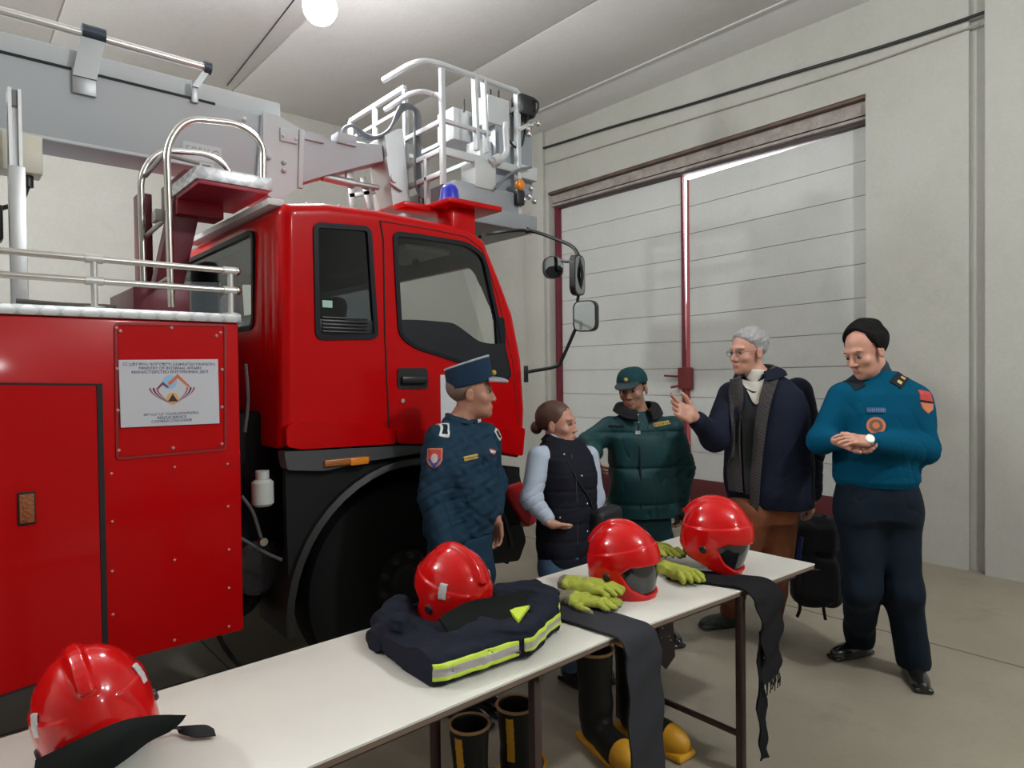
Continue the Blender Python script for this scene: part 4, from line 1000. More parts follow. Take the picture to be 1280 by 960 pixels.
# ---- wide dark strips over the table's front edge
M_BAND = mat('band_grey', (.030, .031, .036), .85, bump=(50, .3, .002), spec=.15); M_BAND2 = mat('band_black', (.012, .012, .014), .9, bump=(70, .4, .002), spec=.12)
def band(path, widths, wdir, name, label, m, wave=.0, thick=.007, mb=None, grp=None):
    rows = []; P = smooth_path(path, 5); n = len(P)
    Wd = np.interp(np.linspace(0, 1, n), np.linspace(0, 1, len(widths)), widths)
    for i, p in enumerate(P):
        r = []
        for k in range(9):
            u = k/8-.5; off = wave*math.sin(i*1.1+k*.5)*(1 if p[2] < .72 else .0)
            r.append(p+np.array(wdir)*Wd[i]*u+np.array((0, -1, 0))*off)
        rows.append(r)
    b = mb or MB(); bm = b.bm; vs = [[bm.verts.new(tuple(p)) for p in r] for r in rows]
    for i in range(n-1):
        for k in range(8): bm.faces.new((vs[i][k], vs[i][k+1], vs[i+1][k+1], vs[i+1][k]))
    bmesh.ops.recalc_face_normals(bm, faces=bm.faces[:]); bmesh.ops.solidify(bm, geom=bm.faces[:], thickness=thick)
    o = b.build(name, m, smooth=60)
    return o
e0 = Z(783, 791, TZ)
o = band([(1.70, 1.93, TZ+.016), (1.715, 1.75, TZ+.014), (1.73, 1.58, TZ+.013), (1.735, 1.47, TZ+.014), (1.738, 1.395, TZ+.010), (1.74, 1.362, TZ-.04), (1.742, 1.356, .58), (1.745, 1.352, .40), (1.74, 1.352, .22), (1.73, 1.356, .06)], [.20, .19, .175, .17, .165, .17, .175, .175, .17, .15], (1, 0, 0), 'fabric_strip', '', M_BAND, .006)
tag(o, 'wide dark grey strip hanging off the table edge beside the folded jacket', 'strip', 'strips hanging over the table edge'); rebase(o, (1.73, 1.45, TZ))
o = band([(2.36, 1.66, TZ+.014), (2.42, 1.57, TZ+.013), (2.46, 1.47, TZ+.013), (2.485, 1.385, TZ+.012), (2.49, 1.325, TZ-.03), (2.488, 1.312, .62), (2.478, 1.308, .50), (2.475, 1.31, .40)], [.17, .18, .185, .19, .19, .15, .12, .135], (1, -.05, 0), 'fabric_strip', '', M_BAND2, .009)
tag(o, 'frayed black strip hanging off the right end of the table near the last helmet', 'strip', 'strips hanging over the table edge')
rs = random.Random(4)
for k in range(14):
    x = 2.475-.065+.13*k/13
    MB().tube([(x, 1.312, .405), (x+rs.uniform(-.008, .008), 1.31, .385), (x+rs.uniform(-.015, .015), 1.31, .36+rs.uniform(-.02, .01))], .0022, 5).build('frayed_thread', M_BAND2, o)
t2 = band([(2.43, 1.325, .60), (2.415, 1.322, .45), (2.425, 1.32, .30), (2.432, 1.32, .17), (2.44, 1.32, .09)], [.03, .02, .06, .045, .05], (1, -.05, 0), 'strip_tail', '', M_BAND2, .006); t2.parent = o
rebase(o, (2.47, 1.45, TZ))
# belt end showing below the table
bt = MB(); bx0 = onY(829, 800, 1.95)
pts = [(bx0[0]-.03, .712), (bx0[0]+.05, .712), (onY(843, 825, 1.95)[0], onY(843, 820, 1.95)[2]), (onY(832, 835, 1.95)[0], onY(832, 836, 1.95)[2]), (onY(822, 828, 1.95)[0], onY(822, 826, 1.95)[2])]
bt.prism(pts, fY if 'fY' in globals() else (lambda u, v, t: (u, t, v)), 1.945, 1.953)
o = tag(bt.build('belt', mat('belt_dark', (.028, .016, .018), .6)), 'dark riveted belt end hanging below the table between two helmets', 'belt')
for px, py in ((826, 797), (836, 795), (828, 785), (838, 800)): MB().ball(onY(px, py, 1.943), .0045, n=8).build('rivet', M_STEEL, o)

# ---- gloves
M_GLV = mat('glove_lime', (.36, .40, .045), .8, noise=(30, .25), bump=(50, .5, .003)); M_GLG = mat('glove_grey', (.19, .17, .11), .85, noise=(30, .4))
def glove(name, label, c, ang, group, flip=1, lift=0., sc=1., curl=.4, dark=0):
    """lying palm down; ang = direction of the fingers in the ground plane"""
    S = SDF((-.13, -.09, -.03), (.15, .09, .075), .0034)
    S.add(p_box((-.03, 0, .018), (.058, .046, .020), .018)); S.add(p_ell((.0, 0, .03), (.05, .042, .018)), .012)
    S.add(p_cone((-.07, 0, .02), (-.115, 0, .018), .024, .030), .015); S.add(p_box((-.10, 0, .018), (.022, .044, .014), .010), .01)
    for i, (y, L) in enumerate(((.034, .070), (.012, .082), (-.012, .076), (-.034, .060))):
        p0 = np.array((.02, y, .022)); p1 = p0+np.array((L*.5, y*.15, .010)); p2 = p1+np.array((L*.5, y*.1, -.024*curl-.004))
        S.add(p_cone(p0, p1, .0135, .0125), .006); S.add(p_cone(p1, p2, .0125, .0105), .004)
    t0 = np.array((-.045, flip*.04, .018)); t1 = np.array((-.005, flip*.072, .016)); t2_ = np.array((.035, flip*.074, .010))
    S.add(p_cone(t0, t1, .017, .014), .012); S.add(p_cone(t1, t2_, .014, .011), .006)
    S.disp(wob(70, .0022, int(abs(c[0])*100) % 50)); S.disp(wob(30, .002, 2))
    o = S.mesh(name, [M_GLV, M_GLG], None, (lambda C: ((C[:, 2] < .006) | (C[:, 0] < -.10)).astype(int)) if not dark else (lambda C: ((C[:, 2] < .020)|(C[:, 0] < -.06)).astype(int)))
    tag(o, label, 'glove', group)
    o.data.transform(Matrix.Translation(Vector((c[0], c[1], c[2]+lift))) @ Matrix.Rotation(ang, 4, 'Z') @ Matrix.Scale(sc, 4))
    rebase(o, (c[0], c[1], c[2]+lift)); return o
def ang_(p, q): return math.atan2(q[1]-p[1], q[0]-p[0])
ga = lambda px, py: Z(px, py, TZ)
A_ = ang_(ga(712, 742), ga(790, 758))
glove('glove', 'lime work glove lying uppermost left of the black-visored middle helmet', ga(741, 753)+np.array((0, .0, 0)), A_-.05, 'gloves on the table', 1, .034, 1.08)
glove('glove', 'greyish lime glove underneath another, in front of the middle helmet', ga(738, 763)+np.array((.012, .015, 0)), A_+.12, 'gloves on the table', -1, .004, 1.05, dark=1)
B_ = ang_(ga(820, 700), ga(885, 725))
glove('glove', 'lime work glove lying nearest the table edge between the two right helmets', ga(850, 725), B_-.1, 'gloves on the table', 1, .006, 1.05)
glove('glove', 'lime work glove lying behind another, farther from the table edge, between the two right helmets', ga(828, 704), B_-.05, 'gloves on the table', -1, .036, 1.05, dark=1)

# ---- rubber boots under the table
M_BOOT = mat('boot_rubber', (.010, .011, .010), .45, spec=.25); M_YEL = mat('boot_yellow', (.55, .27, .012), .5)
def boot_mesh(root):
    S = SDF((-.15, -.09, -.01), (.24, .09, .40), .006)
    S.add(p_cone((-.04, 0, .12), (-.05, 0, .36), .056, .072)); S.add(p_cone((-.05, 0, .07), (-.04, 0, .16), .052, .058), .03)
    S.add(p_ell((.07, 0, .055), (.135, .052, .055)), .04); S.add(p_ell((.12, 0, .05), (.085, .052, .050)), .02)
    S.sub(p_cone((-.045, 0, .25), (-.05, 0, .42), .055, .066)); S.cut(p_half((0, 0, .365), (0, 0, 1))); S.cut(p_half((0, 0, .012), (0, 0, -1)))
    k = S.clone()
    S.mesh('boot_body', [M_BOOT, M_YEL], root, lambda C: ((C[:, 0] > .128) | ((np.abs(C[:, 1]) < .016) & (C[:, 2] > .17) & (C[:, 0] < -.04) & (C[:, 2] < .34))).astype(int))
    s2 = SDF((-.15, -.09, -.01), (.24, .09, .06), .005); s2.add(p_box((.045, 0, .014), (.165, .05, .014), .012)); s2.mesh('sole', M_YEL, root)
    MB().tube([(-.0475+.072*math.cos(a), .072*math.sin(a), .362) for a in [2*math.pi*k_/24 for k_ in range(25)]], .006, 6).build('top_rim', mat('rim_tan', (.34, .20, .08), .6), root)
bt0 = empty('rubber_boot', '', 'boot'); boot_mesh(bt0)
bl = [((596, 918), 150, 'black rubber boot with yellow stripe under the table below the jacket, left one'), ((650, 893), 160, 'black rubber boot under the table below the jacket, right one'),
      ((752, 880), 25, 'black and yellow rubber boot standing behind the hanging grey strip, left one'), ((803, 866), 40, 'black rubber boot with yellow toe showing right of the grey strip')]
for i, ((px, py), al, lb) in enumerate(bl):
    o = bt0 if i == 0 else copy_tree(bt0); o['label'] = lb; o['group'] = 'rubber boots under the table'
    p = Z(px, py, .30 if i < 2 else .20); M = HM((p[0], p[1], 0), al, 0, 0, 1. if i < 2 else 1.15); o.matrix_world = M
# ================================================================== people
M_SKIN = mat('skin', (.44, .21, .14), .5, noise=(14, .12)); M_SKINP = mat('skin_fair', (.52, .26, .185), .5, noise=(14, .10)); M_SKIND = mat('skin_tan', (.33, .165, .11), .5, noise=(14, .12))
M_LIP = mat('lips', (.38, .15, .12), .5); M_EYEW = mat('eye_white', (.26, .23, .20), .4); M_IRIS = mat('iris', (.03, .018, .012), .2)
def wrist_frame(d, n):
    d = nrm(d); n = nrm(np.array(n, float)-d*d.dot(n)); return d, n, np.cross(d, n)
def hand(S, w, d, n, thumb, curl=.35, sc=1., spread=.05, tcurl=.5):
    """w wrist, d pointing to the fingers, n out of the palm, thumb=+1/-1 side along cross(d,n)"""
    d, n, t = wrist_frame(d, n); t = t*thumb; w = np.array(w, float)
    P = lambda a, b, c: w+sc*(d*a+t*b+n*c)
    S.add(p_cone(P(-.03, 0, 0), P(.02, 0, 0), .024*sc, .025*sc), .01)
    S.add(p_box(P(.052, -.002, .0), (.040*sc, .038*sc, .0125*sc), .011*sc, (d, t, n)), .016)
    S.add(p_ell(P(.028, .022, .008), (.030*sc, .016*sc, .014*sc), (d, t, n)), .012)
    for b, L, r in ((.029, .072, .0088), (.0095, .080, .0092), (-.0105, .075, .0088), (-.029, .060, .0078)):
        p = P(.084, b, 0); q = P(.06, b, 0); S.add(p_cone(q, p, .010*sc, r*sc), .006); a = curl*.6; dd = nrm(d+t*(b/.03)*spread)
        for k, f_ in enumerate((.46, .30, .24)):
            v = dd*math.cos(a)+n*math.sin(a); e = p+v*L*f_*sc; S.add(p_cone(p, e, r*sc*(1-.07*k), r*sc*(.93-.07*k)), .003); p = e; a += curl
    p = P(.018, .022, .004); a = .75
    for k, (L, r) in enumerate(((.038, .0125), (.030, .0105), (.024, .0092))):
        v = nrm(d*math.cos(a)+t*math.sin(a)+n*.35*tcurl); e = p+v*L*sc; S.add(p_cone(p, e, r*sc, r*.9*sc), .005); p = e; a -= .28
def p_loft(rows, f, s, n=2.3):
    """rows: (centre xyz, half width along s, half depth along f) from the bottom up"""
    zz = np.array([r[0][2] for r in rows]); cx = [r[0][0] for r in rows]; cy = [r[0][1] for r in rows]; A = [r[1] for r in rows]; B = [r[2] for r in rows]
    def g(X, Y, Zq):
        z = np.clip(Zq, zz[0], zz[-1]); c0, c1, a, b = (np.interp(z, zz, v) for v in (cx, cy, A, B))
        dx, dy = X-c0, Y-c1; u = np.abs(dx*s[0]+dy*s[1])/a; v = np.abs(dx*f[0]+dy*f[1])/b
        q = (u**n+v**n)**(1/n); d = (q-1)*np.minimum(a, b)*(.55+.45*np.clip(u, 0, 1)**2)
        dz = np.maximum(Zq-zz[-1], zz[0]-Zq); return np.where(dz > 0, np.sqrt(np.maximum(d, 0)**2+dz**2), d)
    m = max(max(A), max(B)); C = np.array([r[0] for r in rows]); return g, C.min(0)-(m, m, .01), C.max(0)+(m, m, .01)
class Person:
    def __init__(s, label, px, d, alpha, skin=None, name='person', group=None):
        s.root = empty(name, label, 'person', group); s.px, s.d = px, d; s.f, s.s = dirs(alpha); s.alpha = alpha; s.skin = skin or M_SKIN
        s.base = lat(px, d); s.up = np.array((0, 0, 1.)); s.pts = []; s.body_ops = []
    def J(s, px, py, df=0.): return atd(px, py, s.d+df)
    def W(s, c, a, b, z): return s.base*np.array((1, 1, 0))+s.s*a+s.f*b+np.array((0, 0, z))+np.array((c, 0, 0))*0
    def box_of(s, pts, m=.2):
        P = np.array(pts); return P.min(0)-m, P.max(0)+m
def head_ops(S, H, f, s, u, sc=1., neck=None, jaw=1., nose=1.):
    L = lambda a, b, c: H+sc*(s*a+f*b+u*c); ax = (s, f, u); e = lambda c, r, k=.02, m='add': getattr(S, m)(p_ell(L(*c), np.array(r)*sc, ax), k*sc)
    e((0, -.014, .042), (.077, .098, .082)); e((0, .026, -.028), (.061*jaw, .064, .086), .03); e((0, .044, -.082), (.044*jaw, .040, .032), .03)
    e((0, .073, -.101), (.019, .014, .015), .018); e((0, .080, .026), (.050, .015, .012), .015)
    for q in (-1, 1):
        e((q*.043, .060, -.028), (.021, .020, .018), .022); e((q*.031, .099, .004), (.017, .013, .010), .010, 'sub')
        e((q*.081, -.004, -.006), (.009, .019, .031), .006); e((q*.090, .004, -.004), (.005, .009, .018), .004, 'sub')
    S.add(p_cone(L(0, .086, .014), L(0, .1035*nose, -.033), .0075*sc, .0120*sc), .012)
    for q in (-1, 1): e((q*.012, .095, -.038), (.0080, .009, .006), .006)
    e((0, .086, -.064), (.023, .009, .005), .008); e((0, .085, -.074), (.019, .009, .0055), .008); e((0, .098, -.069), (.022, .005, .0013), .002, 'sub')
    if neck is not None: S.add(p_cone(L(0, -.028, -.075), neck, .052*sc, .060*sc), .03)
def eyes(parent, H, f, s, u, sc=1., brow=(.02, .015, .012), gaze=(0, 0)):
    L = lambda a, b, c: H+sc*(s*a+f*b+u*c)
    for q in (-1, 1):
        o = MB().ball(L(q*.031, .0765, .003), .0121*sc, n=12).build('eye', M_EYEW, parent)
        MB().ball(L(q*.031+gaze[0], .0860, .003+gaze[1]), .0072*sc, n=10, sc=(1, 1, 1)).build('iris', M_IRIS, o)
        MB().tube([L(q*.031+.018*t, .0905-.007*t*t-abs(t)*.001, .024+.004*(1-t*t)+q*t*.0-.001) for t in (-1, -.5, 0, .5, 1)], .0035*sc, 6, rads=[.0015, .0032, .0036, .0032, .0015], flat=.6).build('eyebrow', mat('brow_%d' % int(brow[0]*1000), brow, .9), parent)
        MB().tube([L(q*.031+.015*t, .0885-.004*t*t, .0085+.002*(1-t*t)) for t in (-1, -.5, 0, .5, 1)], .002*sc, 6).build('eyelid', mat('lid', (.20, .09, .065), .6), parent)
def hframe(alpha, down=0., tilt=0.):
    f, s = dirs(alpha); a = math.radians(down); u = np.array((0, 0, 1.)); f2 = f*math.cos(a)-u*math.sin(a); u2 = u*math.cos(a)+f*math.sin(a)
    t = math.radians(tilt); s2 = s*math.cos(t)+u2*math.sin(t); return f2, s2, np.cross(f2, s2)
def rng(pts, m): P = np.array(pts); return P.min(0)-m, P.max(0)+m
def liplight(H, f, s, u, sc):
    c = H+sc*(f*.092-u*.069)
    def pr(C):
        q = C-c; return ((np.abs(q@s) < .018*sc) & (np.abs(q@u) < .0085*sc) & (q@f > -.012)).astype(int)
    return pr
def body(P, H, hf, hsc, torso, arms, legs, hands, necks, jaw=1., nose=1., brow=(.02, .015, .012), gaze=(0, 0), h=.0042, extra=None):
    """one continuous skin body: head, neck, trunk, arms, hands, legs; the clothes go over it"""
    f, s, u = hf; pts = [H+u*.12, H+f*.12, H-f*.12]+[a for ch in arms for a in ch]+[a for ch in legs for a in ch]+[r[0] for r in torso]
    lo, hi = rng(pts, .13); lo[2] = max(lo[2], .02); S = SDF(lo, hi, h)
    S.add(p_loft([(r[0], r[1]-.028, r[2]-.028) for r in torso], P.f, P.s), 0)
    for ch in legs:
        for a, b, r0, r1 in zip(ch[:-1], ch[1:], (.070, .050), (.052, .036)): S.add(p_cone(a, b, r0, r1), .03)
    for ch in arms:
        for a, b, r0, r1 in zip(ch[:-1], ch[1:], (.042, .034), (.034, .024)): S.add(p_cone(a, b, r0, r1), .02)
    for hd in hands: hand(S, **hd)
    head_ops(S, H, f, s, u, hsc, necks, jaw, nose)
    if extra: extra(S)
    o = S.mesh('body', [P.skin, M_LIP], P.root, liplight(H, f, s, u, hsc)); eyes(o, H, f, s, u, hsc, brow, gaze); return o
def garment(P, name, m, ops, pts, h=.006, margin=.17, folds=(), cuts=(), pred=None, parent=None, zmin=None):
    lo, hi = rng(pts, margin)
    if zmin is not None: lo[2] = max(lo[2], zmin)
    S = SDF(lo, hi, h)
    for pr, k in ops: S.add(pr, k)
    for fo in folds: S.disp(fo)
    for c, k in cuts: S.cut(c, k)
    o = S.mesh(name, m, parent or P.root, pred); return o, S
def chain(pts, rads, k=.03): return [(p_cone(a, b, r0, r1), k) for a, b, r0, r1 in zip(pts[:-1], pts[1:], rads[:-1], rads[1:])]
def slv(arm, back=.038):
    return [arm[0], arm[1], arm[2]-nrm(arm[2]-arm[1])*back]
def creases(p, d, amp, lam, reach):
    """rings of cloth folds round a limb near a joint"""
    p = np.array(p); d = nrm(d); k_ = 2*math.pi/lam
    def g(X, Y, Z):
        x, y, z = X-p[0], Y-p[1], Z-p[2]; t = x*d[0]+y*d[1]+z*d[2]; r2 = x*x+y*y+z*z
        return 1.25*amp*((1-np.abs(np.sin(.5*k_*t+2.2*np.sin(11*x-8*y+4*z))))**3)*np.exp(-r2/(reach*reach))
    return g
def shoe(P, ankle, alpha, m, parent=None, L=.27):
    """ankle world point (x,y), pointing along alpha"""
    f, s = dirs(alpha); c = np.array((ankle[0], ankle[1], 0)); ax = (f, s, np.array((0, 0, 1.)))
    S = SDF(c-(.3, .3, -.002), c+(.3, .3, .17), .005)
    S.add(p_ell(c+f*.09+(0, 0, .040), (.125, .046, .042), ax)); S.add(p_ell(c-f*.01+(0, 0, .055), (.07, .042, .055), ax), .03); S.add(p_cone(c-f*.01+(0, 0, .06), c-f*.012+(0, 0, .15), .043, .046), .02)
    S.add(p_box(c+f*.065+(0, 0, .016), (.142, .044, .012), .010, ax), .006); S.cut(p_half(c+(0, 0, .004), (0, 0, -1)))
    return S.mesh('shoe', m, parent or P.root)
def on_surface(px, py, P, S, dmin=-.5, dmax=.5):
    """walk the pixel ray to the garment's skin: point and outward normal"""
    for t in np.arange(P.d+dmin, P.d+dmax, .004):
        q = atd(px, py, t); i = np.round((q-S.lo)/S.hs).astype(int)
        if (i < 1).any() or (i >= S.n-2).any(): continue
        if S.V[tuple(i)] < 0:
            g = np.array([S.V[i[0]+2 if i[0]+2 < S.n[0] else i[0], i[1], i[2]]-S.V[i[0]-2, i[1], i[2]], S.V[i[0], i[1]+2, i[2]]-S.V[i[0], i[1]-2, i[2]], S.V[i[0], i[1], i[2]+2]-S.V[i[0], i[1], i[2]-2]])
            return q, nrm(g)
    return atd(px, py, P.d-.12), -FW
def patch_on(P, S, c_px, name, pred_uv, mats, hw, hh, parent, roll=0., up=(0, 0, 1), th=.0035, h=.0028, inset=-.003, shape=None):
    """a sewn-on badge: a thin layer of the garment's own surface, cut to shape; pred_uv(u,v)->material index or -1"""
    q, n = on_surface(c_px[0], c_px[1], P, S); up = np.array(up, float); x = nrm(np.cross(up, n)); y = np.cross(n, x)
    c_, s_ = math.cos(roll), math.sin(roll); x, y = x*c_+y*s_, -x*s_+y*c_
    R = SDF(q-.09-max(hw, hh), q+.09+max(hw, hh), h)
    # resample garment field
    I = [(R.ax[k]-S.lo[k])/S.hs[k] for k in range(3)]; i0 = [np.clip(np.floor(v).astype(int), 0, S.n[k]-2) for k, v in enumerate(I)]; fr = [np.clip(v-i, 0, 1) for v, i in zip(I, i0)]
    V = 0
    for a in (0, 1):
        for b in (0, 1):
            for c in (0, 1):
                w = (fr[0] if a else 1-fr[0])[:, None, None]*(fr[1] if b else 1-fr[1])[None, :, None]*(fr[2] if c else 1-fr[2])[None, None, :]
                V = V+w*S.V[np.ix_(i0[0]+a, i0[1]+b, i0[2]+c)]
    R.V = np.maximum(V-th, -(V-inset)).astype(np.float32)
    bx = p_box(q, (hw, hh, .07), .003, (x, y, n)); R.cut(bx)
    if shape:
        SP = [(a*hw, b*hh) for a, b in shape]
        R.cut(((lambda X, Y, Z: poly2(SP, *[(X-q[0])*e_[0]+(Y-q[1])*e_[1]+(Z-q[2])*e_[2] for e_ in (x, y)])), 0, 0))
    def pr(C): d = C-q; return pred_uv((d@x)/hw, (d@y)/hh)
    return R.mesh(name, mats, parent, pr)
SHIELD = [(-1, 1), (1, 1), (1, -.15), (.75, -.6), (0, -1), (-.75, -.6), (-1, -.15)]
def limbs(P, *pts): return [P.J(*p) for p in pts]

UNI = mat('uniform_teal', (.011, .036, .066), .8, bump=(120, .2, .001), spec=.2); UNID = mat('uniform_dark', (.008, .014, .022), .8, bump=(120, .2, .001), spec=.2)
M_SHOE = mat('black_leather', (.012, .012, .013), .22, coat=.4)
M_GOLD = mat('gold_thread', (.50, .33, .06), .5); M_PATR = mat('patch_red', (.45, .035, .03), .6); M_PATB = mat('patch_blue', (.03, .05, .25), .6); M_PATO = mat('patch_orange', (.50, .16, .07), .6)
M_SILVB = mat('board_white', (.62, .64, .62), .5)
def wf(sd=1, a=.004):
    g1 = wob(9, a*.9, sd); g2 = wob(15, 1., sd+50, 1.8)
    g3 = wob(15, .5, sd+80)
    return lambda X, Y, Z: g1(X, Y, Z)+a*.55*((1-np.minimum(np.abs(g2(X, Y, Z*.55)), 1))**2.5)*(.5+g3(X, Y, Z))

# ---------- officer with the peaked cap, in profile
def officer():
    P = Person('officer in dark teal uniform and tall peaked cap, in profile before the truck door', 578, 3.17, 48)
    hf = hframe(92, -4, 0); H = P.J(589, 492, 0); sc = 1.02
    c = lambda px, py, df=0: P.J(px, py, df)
    tor = [(c(572, 735), .165, .115), (c(574, 700), .168, .125), (c(576, 665), .165, .128), (c(577, 630), .168, .135), (c(577, 590), .175, .135), (c(575, 560), .178, .125), (c(572, 538), .165, .10), (c(572, 526), .10, .07)]
    shN, shF = c(549, 549, -.10), c(607, 545, .17)
    armN = [shN, c(541, 622, -.16), c(556, 690, -.22)]; armF = [shF, c(617, 600, .22), c(620, 648, .10)]
    hip1, hip2 = c(560, 720, -.06), c(592, 720, .08); leg1 = [hip1, c(565, 800, -.08), np.append(lat(566, 3.12)[:2], .09)]; leg2 = [hip2, c(592, 800, .06), np.append(lat(592, 3.26)[:2], .09)]
    hands = [dict(w=armF[2]+np.array((0, 0, -.0)), d=P.J(622, 676, .10)-armF[2], n=-P.s, thumb=1, curl=.55, sc=1.0), dict(w=armN[2], d=(0, 0, -1), n=P.s, thumb=1, curl=.5)]
    b = body(P, H, hf, sc, tor, [armN, armF], [leg1, leg2], hands, c(574, 530))
    # jacket: blouson gathered at the waist
    ops = [(p_loft([(c(574, 672), .160, .128), (c(574, 664), .178, .142), (c(576, 640), .178, .148), (c(577, 600), .183, .148), (c(576, 565), .188, .135), (c(573, 543), .172, .110), (c(572, 530), .105, .080), (c(573, 522), .075, .072)], P.f, P.s), 0)]
    ops += chain(slv(armN), [.070, .064, .046], .035)+chain(slv(armF), [.068, .060, .042], .035)
    folds = [wf(1, .005), wob(40, .002, 2), creases(armN[1], armN[2]-armN[0], .007, .045, .12), creases(c(560, 610), (0, .3, 1), .005, .06, .15)]
    j, S = garment(P, 'jacket', UNI, ops, [r[0] for r in tor]+armN+armF, folds=folds)
    garment(P, 'waistband', UNI, [(p_loft([(c(574, 676), .150, .120), (c(574, 668), .160, .130)], P.f, P.s), 0)], [c(574, 672)], margin=.2, parent=j)
    # trousers
    ops = [(p_loft([(c(575, 735), .160, .120), (c(575, 700), .165, .128), (c(575, 668), .155, .122)], P.f, P.s), 0)]+chain(leg1, [.098, .078, .060], .05)+chain(leg2, [.098, .078, .060], .05)
    garment(P, 'trousers', UNI, ops, leg1+leg2+[tor[2][0]], folds=[wf(5, .005)], zmin=.04)
    for l, a in ((leg1, 50), (leg2, 40)): shoe(P, l[2], a, M_SHOE)
    # collar, epaulettes, badges
    n0 = c(576, 524)
    col = MB()
    for sd in (1, -1):
        pts = [H*0+n0+P.s*sd*.062*math.cos(t)+P.f*(.058*math.sin(t))+np.array((0, 0, .028-.02*max(0, math.sin(t)))) for t in np.linspace(-1.57, 1.35, 9)]
        rows = [[p, p+np.array((0, 0, -.028))+nrm(p-n0)*.022] for p in pts]; sheet('collar', rows, UNI, j, .007)
    M_SH = [M_SILVB, UNID]
    patch_on(P, S, (556, 536), 'shoulder_board', lambda u, v: ((np.abs(u) < .55) & (np.abs(v) < .7)).astype(int), M_SH, .022, .045, j, roll=-.5)
    patch_on(P, S, (622, 543), 'shoulder_board', lambda u, v: ((np.abs(u) < .55) & (np.abs(v) < .7)).astype(int), M_SH, .018, .03, j, roll=.5)
    def shield(u, v):
        r = np.sqrt(u*u+v*v*.8); return np.where((np.abs(u)+np.maximum(-v-.15, 0)*.9 > .80) | (v > .85), 3, np.where(r < .42, 2, np.where(v > -.05, 0, 1))).astype(int)
    M_PINK = mat('patch_white', (.5, .42, .42), .6)
    patch_on(P, S, (543, 573), 'sleeve_patch', shield, [M_PATR, M_PATB, M_PINK, M_PATO], .036, .047, j, shape=SHIELD)
    patch_on(P, S, (588, 572), 'name_tape', lambda u, v: ((np.abs(v) < .45) & (np.sin(u*30) > .3)).astype(int), [M_GOLD, UNID], .040, .011, j, roll=.12)
    patch_on(P, S, (616, 565), 'badge_bar', lambda u, v: (np.abs(v) > .5).astype(int), [M_SILVB, M_PATR], .020, .014, j, roll=-.3)
    MB().tube([on_surface(px, py, P, S)[0] for px, py in ((600, 560), (606, 590), (611, 620), (613, 650))], .004, 6).build('zip', UNID, j)
    patch_on(P, S, (569, 640), 'pocket', lambda u, v: (u*0).astype(int), [UNI], .050, .055, j, roll=.2, th=.003)
    # cropped grey hair under the cap
    f, s, u = hf; L = lambda a, b_, c_: H+sc*(s*a+f*b_+u*c_)
    Q = SDF(H-.16, H+.16, .004); Q.add(p_ell(L(0, -.018, .040), np.array((.0795, .0985, .084))*sc, (s, f, u))); Q.cut(p_half(L(0, .02, -.01), f*.8+u*.0-u*.25), .01); Q.cut(p_half(L(0, 0, -.06), -u)); Q.cut(p_half(L(0, -.01, 0), f*.9-u*.45))
    for q in (-1, 1): Q.sub(p_ell(L(q*.085, .0, -.008), (.03, .026, .036), (s, f, u)))
    Q.mesh('hair', mat('cropped_grey_hair', (.20, .14, .11), .9), P.root)
    # cap: straight band, flat top rising to the front, short peak
    Q = SDF(H-(.2, .2, .05), H+(.2, .2, .26), .004)
    cf, cu = nrm(f+u*.06), nrm(u-f*.06)
    Q.add(p_ell(L(0, -.004, .08), (.090, .112, .30), (s, cf, cu))); Q.cut(p_half(L(0, .0, .040), -u+f*.16)); Q.cut(p_half(L(0, 0, .146), u-f*.24), .004)
    cap = Q.mesh('cap', mat('cap_blue', (.010, .030, .062), .8, spec=.2), P.root)
    Q = SDF(H-(.2, .2, .05), H+(.2, .2, .26), .004); Q.add(p_ell(L(0, -.004, .08), (.093, .115, .30), (s, cf, cu))); Q.cut(p_half(L(0, 0, .152), u-f*.24), .003); Q.cut(p_half(L(0, 0, .141), -u+f*.24))
    Q.mesh('cap_top', mat('cap_top_grey', (.30, .34, .38), .7), cap)
    Q = SDF(H-.2, H+.22, .0035); Q.add(p_ell(L(0, .095, .052), (.072, .085, .022), (s, nrm(f-u*.12), nrm(u+f*.12)))); Q.sub(p_ell(L(0, .090, .036), (.078, .09, .024), (s, nrm(f-u*.12), nrm(u+f*.12)))); Q.cut(p_half(L(0, .085, 0), -f))
    Q.mesh('cap_peak', mat('peak_grey', (.26, .27, .31), .3), cap)
    MB().ball(L(0, .112, .088), .014, n=10).build('cap_badge', M_GOLD, cap)
    rebase(P.root, P.base); return P

